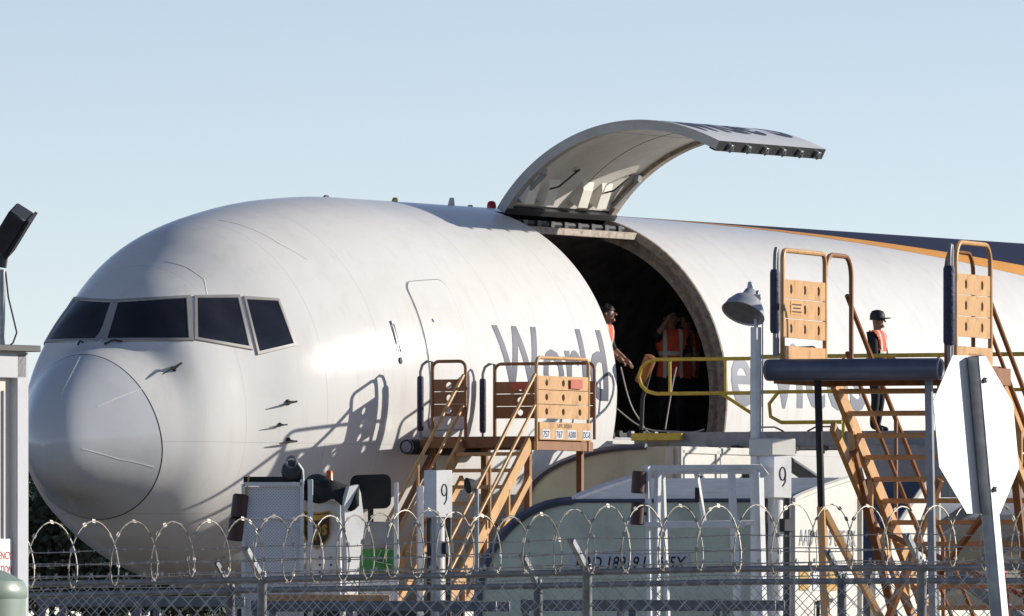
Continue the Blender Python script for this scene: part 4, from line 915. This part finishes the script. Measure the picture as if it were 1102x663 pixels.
# ------------------------------------------------------------------ fences: chain link, rails, arms, barbed strands, razor coil
def fence(label, px_c, Yc_, ang, span, posts, rail, post_m, dark, coil):
    d = Vector((math.cos(ang), math.sin(ang), 0)); nrm = Vector((math.sin(ang), -math.cos(ang), 0))        # nrm towards the camera side
    o = P(px_c, 600, Yc_); o.z = 0
    t = Thing('chain_link_fence', label, 'fence', o, ang, 'parallel security fences')
    def at_px(px):                                          # distance along the fence for an image column
        k = (px-CX)/F; return (k*o.y-o.x)/(d.x-k*d.y)
    def rz(a):                                              # rail height along the fence
        p = o+d*a; px = CX+F*p.x/p.y; xs, ys = zip(*rail); py = float(np.interp(px, xs, ys)); return CZ+(YH-py)*p.y/F
    a0, a1 = at_px(-160), at_px(1260)
    for px in posts:
        a = at_px(px); h = rz(a)
        mb = MB(); mb.lathe([(.036, 0), (.036, h+.0), (.04, h+.01), (.03, h+.06)], (a, 0, 0), (0, 0, 1), 12); pt = t.part('post', mb, post_m)
        mb = MB(); mb.beam((a, 0, h+.02), (a, -.28, h+.23), .05, .022, (1, 0, 0)); t.part('barb_arm', mb, 'fence_dark' if dark else 'galvanised', pt)
        mb = MB(); mb.beam((a-.03, -.012, h+.035), (a-.03, -.285, h+.24), .008, .03, (1, 0, 0)); t.part('arm_lip', mb, 'galvanised', pt)
    n = 40; mb = MB(); mb.tube([(a0+(a1-a0)*k/n, 0, rz(a0+(a1-a0)*k/n)) for k in range(n+1)], .025, 10); t.part('top_rail', mb, 'rail_grey')
    mb = MB(); mb.tube([(a0, 0, .12), (a1, 0, .12)], .006, 5); t.part('tension_wire', mb, 'wire')
    # fabric: zigzag wires
    c = .036; mb = MB(); nv = 34; A = a0; k = 0; vs = []; fs = []
    r = .0042
    while A < a1:
        h = rz(A)+.05; z = h; pts = []
        for i in range(nv):
            pts.append(((A+(c if (i+k) % 2 else -c)), (.004 if (i+k) % 2 else -.004), h-i*2*c)); 
            if h-i*2*c < .05: break
        base = len(vs)
        for x, y, z in pts: vs += [(x-r, y-r, z), (x+r, y-r, z), (x, y+r*1.2, z)]
        for i in range(len(pts)-1):
            for j in range(3): fs.append((base+i*3+j, base+i*3+(j+1) % 3, base+(i+1)*3+(j+1) % 3, base+(i+1)*3+j))
        # twisted barb on top
        x, y, z = pts[0]; base = len(vs); vs += [(x-.006, y, z), (x+.006, y, z), (x+.012*(1 if k % 2 else -1), y, z+.03), (x-.004*(1 if k % 2 else -1), y+.006, z+.03)]; fs += [(base, base+1, base+2), (base+1, base, base+3)]
        A += 2*c; k += 1
    mb.v = vs; mb.f = fs; o2 = t.part('wire_mesh', mb, 'wire', smooth=False, fix=False); o2['kind'] = 'stuff'
    for q in (.12, .55, .98):
        mb = MB(); m = 60; pts = []
        for k in range(m+1):
            a = a0+(a1-a0)*k/m; pts.append((a, -.28*q, rz(a)+.02+.22*q-.008*math.sin(k*.9+q*5)))
        mb.tube(pts, .004, 4)
        a = a0
        while a < a1:
            z = rz(a)+.02+.22*q; y = -.28*q; mb.add([(a, y, z-.02), (a+.006, y, z+.02), (a+.012, y-.01, z)], [(0, 1, 2)]); mb.add([(a-.02, y, z-.008), (a+.02, y, z+.012), (a, y+.01, z+.004)], [(0, 1, 2)]); a += .125
        t.part('barbed_strand', mb, 'wire')
    if coil:
        mb = MB(); Rr, pitch = .215, .275; pts = []; a = a0; st_ = 26; k = 0; rng = random.Random(3); ph = 0
        while a < a1:
            th = 2*math.pi*k/st_; q = 1+.07*math.sin(k*.021)+.06*math.sin(k*.0437+1)
            z = rz(a)+.225+.012*math.sin(k*.033)
            pts.append((a+.03*math.sin(k*.015), -.16+Rr*q*math.sin(th), z+Rr*q*1.08*math.cos(th)))
            a += pitch/st_*(1+.22*math.sin(k*.012)+.14*math.sin(k*.0051+2)); k += 1
        mb.tube(pts, .0052, 5)
        for i in range(0, len(pts)-1, 1):
            if i % 2: continue
            p = Vector(pts[i]); tv = (Vector(pts[i+1])-p).normalized(); ou = Vector((rng.uniform(-1, 1), rng.uniform(-1, 1), rng.uniform(-1, 1))); ou = (ou-tv*ou.dot(tv)).normalized()*.014
            mb.add([p-tv*.02, p+tv*.02, p+ou+tv*.016, p+ou-tv*.016, p-ou+tv*.016, p-ou-tv*.016], [(0, 1, 2, 3), (0, 1, 4, 5)])
        t.part('razor_coil', mb, 'razor', fix=False)
    return t
FA = R(-23)
fence('near chain link fence with galvanised posts and razor wire coil', 632, 88.0, FA, 3.0, [-70, 282, 632, 992], [(-160, 634), (30, 629), (282, 624), (560, 617.5), (780, 612.5), (990, 611), (1260, 610)], 'galvanised', False, True)
fence('further chain link fence with dark posts and leaning black arms', 578, 95.0, FA, 3.0, [-80, 248, 579, 906, 1235], [(-160, 646), (30, 641), (282, 635), (560, 631), (780, 626.5), (990, 625), (1260, 625)], 'fence_dark', True, False)

# ------------------------------------------------------------------ octagonal sign seen from behind
Ys = 62.0; c_ = P(1051.5, 468, Ys); sg = Thing('stop_sign', 'back of a white octagonal road sign on a leaning metal post', 'sign', (P(1076, 600, Ys).x, Ys, 0), 0)
yaw = R(57.5); ux = Vector((math.cos(yaw), math.sin(yaw), 0)); fn = Vector((math.sin(yaw), -math.cos(yaw), 0)); cl = sg.l(c_)
lean = Vector((-.10, 0, 1)).normalized(); Rr = .405/math.cos(math.pi/8)
mb = MB(); mb.prism([(Rr*math.cos(math.pi/8+k*math.pi/4), Rr*math.sin(math.pi/8+k*math.pi/4)) for k in range(8)], cl-fn*.004, ux, (-.09, 0, 1), -.004); sg.part('sign_plate', mb, 'sign_back', smooth=False)
def pp(px, py): return sg.l(P(px, py, Ys))
vv = Vector((-.09, 0, 1)); mb = MB(); mb.beam(cl+vv*.405+fn*.036, cl-vv*cl.z+fn*.036, .075, .07, fn); sg.part('post', mb, 'galvanised')
for q in (.28, -.28):
    mb = MB(); mb.lathe([(.015, 0), (.012, .02)], cl+vv*q+fn*.071, fn, 6); sg.part('bolt', mb, 'galvanised')
# ------------------------------------------------------------------ hut with flood light and notice, green bin
Yh = 76.0; hr = P(28, 600, Yh); ht = Thing('guard_hut', 'cream guard hut with pale trim at the left edge', 'hut', (hr.x, Yh, 0), R(58))
zr = P(0, 378, Yh).z
mb = MB(); mb.box((-1.5, 1.2, zr/2), (2.86, 2.3, zr-.01)); wl = ht.part('wall', mb, 'hut_cream')
for k in range(5):
    mb = MB(); mb.box((-.19-.42*k, .045, zr/2-.1), (.012, .02, zr-.3)); ht.part('wall_joint', mb, 'hut_trim', wl)
for x in (-.04, -2.9): mb = MB(); mb.box((x, .035, zr/2), (.13, .08, zr-.02)); ht.part('corner_trim', mb, 'hut_trim')
mb = MB(); mb.box((-1.49, .025, zr-.085), (2.98, .06, .17)); ht.part('fascia', mb, 'hut_trim')
mb = MB(); mb.box((-1.48, 1.17, zr+.015), (3.06, 2.5, .04)); ht.part('roof', mb, 'dark_metal')
mb = MB(); mb.box((-.75, .045, zr-1.0), (.9, .02, .03)); ht.part('wall_batten', mb, 'hut_trim', wl)
hx = lambda px: (px-28)*Yh/F/math.cos(R(58)); hz = lambda py: CZ+(YH-py)*Yh/F; nw = .42
mb = MB(); mb.box((hx(19.5)-nw/2, .035, (hz(622)+hz(580))/2), (nw, .012, hz(580)-hz(622))); nb = ht.part('notice_board', mb, 'sign_back')
for body, py in (('EMERGENCY', 602), ('EVACUATION', 617)):
    mb = MB(); text_on(mb, body, (hx(17.5)-.33, .0275, hz(py)), (1, 0, 0), (0, 0, 1), .33, .05, .012); ht.part('notice_text', mb, 'red_ink', nb, smooth=False)
fb = P(2, 372, Yh+.6); fl = Thing('flood_light', 'dark box flood light on a short pole over the hut roof', 'lamp', (fb.x, fb.y, zr+.035), 0)
def FL(px, py, dy=0): return fl.l(P(px, py, Yh+.6)+Vector((0, dy, 0)))
mb = MB(); mb.tube([FL(2, 372.5), FL(2, 290)], .022, 10); fl.part('pole', mb, 'galvanised')
mb = MB(); mb.tube([FL(6, 292), FL(9, 320), FL(15, 345), FL(18, 358), FL(14, 369), FL(10, 372)], .006, 6); fl.part('cable', mb, 'ink')
o_ = FL(20, 246); ux = Vector((.52, -.25, .82)).normalized(); uy = Vector((.86, .0, -.52)); uy = (uy-ux*uy.dot(ux)).normalized(); uz = ux.cross(uy)
mb = MB(); mb.box(FL(12, 247), (.27, .13, .30), (ux, uy, uz)); hd = fl.part('lamp_box', mb, 'dark_metal')
mb = MB(); mb.box(FL(12, 247)+uy*.072, (.29, .02, .32), (ux, uy, uz)); fl.part('lamp_bezel', mb, 'ink', hd)
mb = MB(); mb.tube([FL(2, 288), FL(3, 280), FL(6, 262)], .03, 8); fl.part('bracket', mb, 'dark_metal')
Yb = 56.0; bb = P(-30, 640, Yb); bn = Thing('waste_bin', 'pale green domed bin at the lower left corner', 'bin', (bb.x, Yb, 0), 0)
rb = (P(29.5, 640, Yb).x-bb.x); z1 = P(0, 637, Yb).z; z2 = P(0, 615, Yb).z
mb = MB(); mb.lathe([(rb*.86, 0), (rb*.9, .1), (rb*.97, z1-.02), (rb*.97, z1)], (0, 0, 0), (0, 0, 1), 32); bn.part('body', mb, 'bin_green')
mb = MB(); mb.lathe([(rb*.98, z1-.03), (rb, z1-.02), (rb, z1+.015), (rb*.93, z1+.05), (rb*.6, z2), (rb*.2, z2+.03), (.01, z2+.035)], (0, 0, 0), (0, 0, 1), 32); bn.part('lid', mb, 'bin_green', angle=30)

# ------------------------------------------------------------------ people
def person(label, loc, face, joints, cap=False, vest=True, grp='ground crew', hs_=1.0):
    t = Thing('person', label, 'person', loc, face, grp)
    J = dict(pel=(0, 0, .95), spi=(0, 0, 1.14), che=(0, 0, 1.36), nek=(.01, 0, 1.49), hd0=(.025, 0, 1.57), hd1=(.03, 0, 1.65), hd2=(.015, 0, 1.735),
             sl=(0, .185, 1.42), sr=(0, -.185, 1.42), el=(-.02, .25, 1.14), er=(-.02, -.25, 1.14), wl=(.10, .25, .92), wr=(.10, -.25, .92),
             hl=(0, .10, .90), hr=(0, -.10, .90), kl=(.03, .115, .50), kr=(.03, -.115, .50), al=(-.02, .12, .09), ar=(-.02, -.12, .09), tl=(.15, .13, .04), tr=(.15, -.13, .04))
    Rd = dict(pel=.155, spi=.14, che=.155, nek=.06, hd0=.07, hd1=.098, hd2=.065, sl=.085, sr=.085, el=.052, er=.052, wl=.036, wr=.036, hl=.105, hr=.105, kl=.07, kr=.07, al=.05, ar=.05, tl=.035, tr=.035)
    J.update(joints); ks = list(J); ed = [('pel', 'spi'), ('spi', 'che'), ('che', 'nek'), ('nek', 'hd0'), ('hd0', 'hd1'), ('hd1', 'hd2'), ('che', 'sl'), ('sl', 'el'), ('el', 'wl'), ('che', 'sr'), ('sr', 'er'), ('er', 'wr'),
          ('pel', 'hl'), ('hl', 'kl'), ('kl', 'al'), ('al', 'tl'), ('pel', 'hr'), ('hr', 'kr'), ('kr', 'ar'), ('ar', 'tr')]
    me = bpy.data.meshes.new('skel'); me.from_pydata([J[k] for k in ks], [(ks.index(a), ks.index(b)) for a, b in ed], [])
    o = bpy.data.objects.new('skel', me); C.objects.link(o); sk = o.modifiers.new('s', 'SKIN'); o.modifiers.new('u', 'SUBSURF').levels = 2
    lay = me.skin_vertices[0].data if me.skin_vertices else None
    if lay is None:
        bm = bmesh.new(); bm.from_mesh(me); bm.verts.layers.skin.verify(); bm.to_mesh(me); bm.free(); lay = me.skin_vertices[0].data
    for i, k in enumerate(ks): lay[i].radius = (Rd[k], Rd[k]*(.82 if k in ('pel', 'spi', 'che') else 1)); lay[i].use_root = (k == 'pel')
    dg = bpy.context.evaluated_depsgraph_get(); dg.update(); ev = bpy.data.meshes.new_from_object(o.evaluated_get(dg)); bpy.data.objects.remove(o)
    mb = MB(); mb.v = [tuple(v.co) for v in ev.vertices]; mb.f = [tuple(p.vertices) for p in ev.polygons]; bpy.data.meshes.remove(ev); nb = len(mb.f)
    for s in ('l', 'r'):                                    # palm and five fingers, slightly curled
        wv = Vector(J['w'+s]); dv = (wv-Vector(J['e'+s])).normalized(); sd = dv.cross(Vector((0, 0, 1))); sd = sd.normalized() if sd.length > .1 else Vector((1, 0, 0)); pn = sd.cross(dv)
        mb.tube([wv-dv*.02, wv+dv*.04, wv+dv*.085], [.03, .036, .026], 8)
        for k, L in enumerate((.07, .08, .075, .06)):
            b0 = wv+dv*.08+sd*(-.03+.02*k); mb.tube([b0, b0+dv*L*.6-pn*.008, b0+dv*L*.85-pn*.035], [.010, .009, .007], 6)
        b0 = wv+dv*.03+sd*-.032; mb.tube([b0, b0+dv*.03-sd*.022, b0+dv*.06-sd*.028-pn*.01], [.012, .011, .008], 6)
    hd = Vector(J['hd1']); fx = Vector((1, 0, 0))
    mb.tube([hd+fx*.085+Vector((0, 0, .02)), hd+fx*.115-Vector((0, 0, .02))], [.010, .017], 8)
    mb.tube([hd+fx*.06-Vector((0, 0, .085)), hd+fx*.088-Vector((0, 0, .075))], [.03, .024], 8)
    for sy in (-1, 1): mb.tube([hd+Vector((-.005, sy*.085, .02)), hd+Vector((-.01, sy*.102, 0)), hd+Vector((0, sy*.088, -.03))], [.014, .02, .012], 6)
    me = mb.mesh('body', 'dark_cloth', angle=180); me.materials.append(MATS['skin_tone']); me.materials.append(MATS['ink'])
    for p in me.polygons:
        c = p.center; arm = min((c-Vector(J['wl'])).length, (c-Vector(J['wr'])).length)
        fore = min((c-(Vector(J['wl'])*.6+Vector(J['el'])*.4)).length, (c-(Vector(J['wr'])*.6+Vector(J['er'])*.4)).length)
        if c.z > J['nek'][2]-.005 and (c-Vector(J['hd1'])).length < .22: p.material_index = 1
        elif arm < .16 or fore < .10: p.material_index = 1
        elif c.z < .10: p.material_index = 2
    body = obj('body', me, t.e)
    if vest:
        bm = bmesh.new(); bm.from_mesh(me); bm.normal_update()
        ax_ = lambda c: c.z < J['che'][2]+.13 and c.z > J['pel'][2]-.10 and abs(c.y) < .19+max(0, c.z-1.36)*.3 and min((c-Vector(J['el'])).length, (c-Vector(J['er'])).length) > .13 and (c-Vector(J['wl'])).length > .17 and (c-Vector(J['wr'])).length > .17
        kill = [f for f in bm.faces if not ax_(f.calc_center_median())]
        bmesh.ops.delete(bm, geom=kill, context='FACES')
        for v in bm.verts: v.co += v.normal*.022
        vm = bpy.data.meshes.new('safety_vest'); bm.to_mesh(vm); bm.free(); vm.materials.clear(); vm.materials.append(MATS['vest_orange']); vm.shade_smooth()
        for p in vm.polygons: p.material_index = 0
        obj('safety_vest', vm, t.e)
    h2 = Vector(J['hd2']); up = (h2-hd).normalized()
    if cap:
        mb = MB(); c0 = hd+Vector((-.012, 0, .035)); mb.lathe([(.112, -.03), (.116, .01), (.112, .06), (.085, .105), (.03, .125), (.005, .127)], c0, (.05, 0, 1), 18)
        vs = [c0+Vector((.09+.115*math.cos(a)*1.0, .085*math.sin(a), .0+.01*math.cos(a)-.012)) for a in [math.pi*(k/10-.5) for k in range(11)]]
        n = len(vs); mb.add(vs+[v+Vector((0, 0, .014)) for v in vs], [tuple(range(n)), tuple(range(2*n-1, n-1, -1))]+[(i, i+1, n+i+1, n+i) for i in range(n-1)]); t.part('cap', mb, 'ink', angle=50)
    else:
        mb = MB(); rng = random.Random(5); c0 = hd+Vector((-.015, 0, .01)); rows = []
        for i in range(9):
            ph = math.pi*.62*i/8; r_ = []
            for j in range(17):
                a = 2*math.pi*j/16; rr_ = .108*(1+.09*math.sin(5*a+3*ph)+.05*rng.uniform(-1, 1)); f = 1.0 if math.cos(a) < .35 else .62
                p2 = ph*f; r_.append(c0+Vector((rr_*math.sin(p2)*math.cos(a), rr_*math.sin(p2)*math.sin(a), rr_*1.08*math.cos(p2))))
            r_[-1] = r_[0]; rows.append(r_)
        mb.grid(rows); t.part('hair', mb, 'hair', angle=180)
    t.e.scale = (hs_,)*3
    return t
def deck_pt(st_, lat, z): v = TIP+AX*st_+NX*lat; return (v.x, v.y, z)
def find_lat(px, st_):
    lat = 3.0
    for _ in range(30):
        v = TIP+AX*st_+NX*lat; lat += (px-(CX+F*v.x/v.y))/72.0
    return lat
person('worker in black cap and orange vest on the loader deck', deck_pt(12.4, find_lat(943, 12.4), DZ+.03), R(-20), dict(wr=(.28, -.12, 1.02), er=(.06, -.24, 1.12), wl=(.30, .1, 1.05), el=(.06, .25, 1.13)), cap=True, hs_=.91)
person('worker with orange vest and raised arm inside the dark hold', deck_pt(15.5, find_lat(722, 15.5), 4.25), R(-75), dict(er=(.18, -.27, 1.38), wr=(.25, -.12, 1.62), el=(.06, .26, 1.14), wl=(.26, .16, 1.12)))
person('second worker standing behind the raised arm worker in the hold', deck_pt(16.3, find_lat(741, 16.3), 4.25), R(160), dict(wr=(.22, -.2, 1.05), wl=(.22, .2, 1.05)))
person('dark haired worker half hidden by the front edge of the cargo opening', deck_pt(11.75, find_lat(645, 11.75), 4.25), R(-20), dict(er=(.12, -.24, 1.18), wr=(.34, -.20, 1.02), el=(.10, .25, 1.16), wl=(.30, .22, 1.0), che=(.05, 0, 1.34), nek=(.09, 0, 1.47), hd0=(.12, 0, 1.54), hd1=(.13, 0, 1.62), hd2=(.12, 0, 1.70), sl=(.05, .185, 1.40), sr=(.05, -.185, 1.40)))

# ------------------------------------------------------------------ distant trees
def tree(label, x, y, h, w_, leafm, seed):
    rng = random.Random(seed); t = Thing('tree', label, 'tree', (x, y, 0), rng.uniform(0, 6), 'distant trees'); mb = MB()
    mb.tube([(0, 0, 0), (.1, .05, h*.25), (-.05, .1, h*.5), (.05, 0, h*.85)], [h*.03, h*.024, h*.016, h*.004], 8); lim = []
    for k in range(9):
        a = rng.uniform(0, 6.28); z = h*rng.uniform(.22, .7); e = Vector((math.cos(a)*w_*.42, math.sin(a)*w_*.42, z+h*rng.uniform(.08, .22))); mb.tube([(0, 0, z), e*.5+Vector((0, 0, z*.5+.1)), e], [h*.012, h*.008, h*.003], 5); lim.append(e)
    t.part('trunk', mb, 'bark'); vs = []; fs = []
    cl = [(e+Vector((rng.gauss(0, .3), rng.gauss(0, .3), rng.gauss(0, .3))), w_*rng.uniform(.14, .26)) for e in lim for _ in range(2)]+[(Vector((rng.gauss(0, w_*.16), rng.gauss(0, w_*.16), h*rng.uniform(.35, .98))), w_*rng.uniform(.12, .24)) for _ in range(16)]
    for c, r in cl:
        for _ in range(110):
            p = c+Vector((rng.gauss(0, 1), rng.gauss(0, 1), rng.gauss(0, .8)))*r*.6; s = rng.uniform(.10, .24); a = Vector((rng.uniform(-1, 1), rng.uniform(-1, 1), rng.uniform(-1, 1))).normalized()*s; b = a.orthogonal().normalized()*s*.7
            o = len(vs); vs += [p-a, p+b, p+a, p-b]; fs.append((o, o+1, o+2, o+3))
    mb = MB(); mb.v = [tuple(v) for v in vs]; mb.f = fs; t.part('crown', mb, leafm, smooth=False, fix=False)
rt = random.Random(11)
TL = ['dark tree far behind the fence below the nose', 'leafy tree in the distant row under the airplane']
for k, (px, hh) in enumerate(((-40, 8.2), (12, 7.4), (40, 8.6), (66, 7.2), (92, 8.0), (120, 6.4), (148, 6.8), (180, 6.2), (215, 6.6), (255, 6.4), (300, 6.8), (1150, 7))):
    Yt = 480+rt.uniform(-30, 60); p = P(px, 600, Yt)
    names = ['tree far left beyond the hut', 'dark distant tree hidden mostly by the cream hut', 'tallest dark distant tree just right of the hut', 'dark distant tree at the left of the nose underside', 'dark distant tree directly below the radome', 'distant tree below the radome seam', 'distant tree left of the nose gear', 'low distant tree seen under the nose', 'low distant tree under the cockpit', 'low distant tree left of the white tractor', 'low distant tree behind the white tractor', 'distant tree past the right edge of the airplane']
    tree(names[k], p.x, Yt, hh, hh*.62, 'leaf_dark' if k % 2 else 'leaf_mid', 20+k)
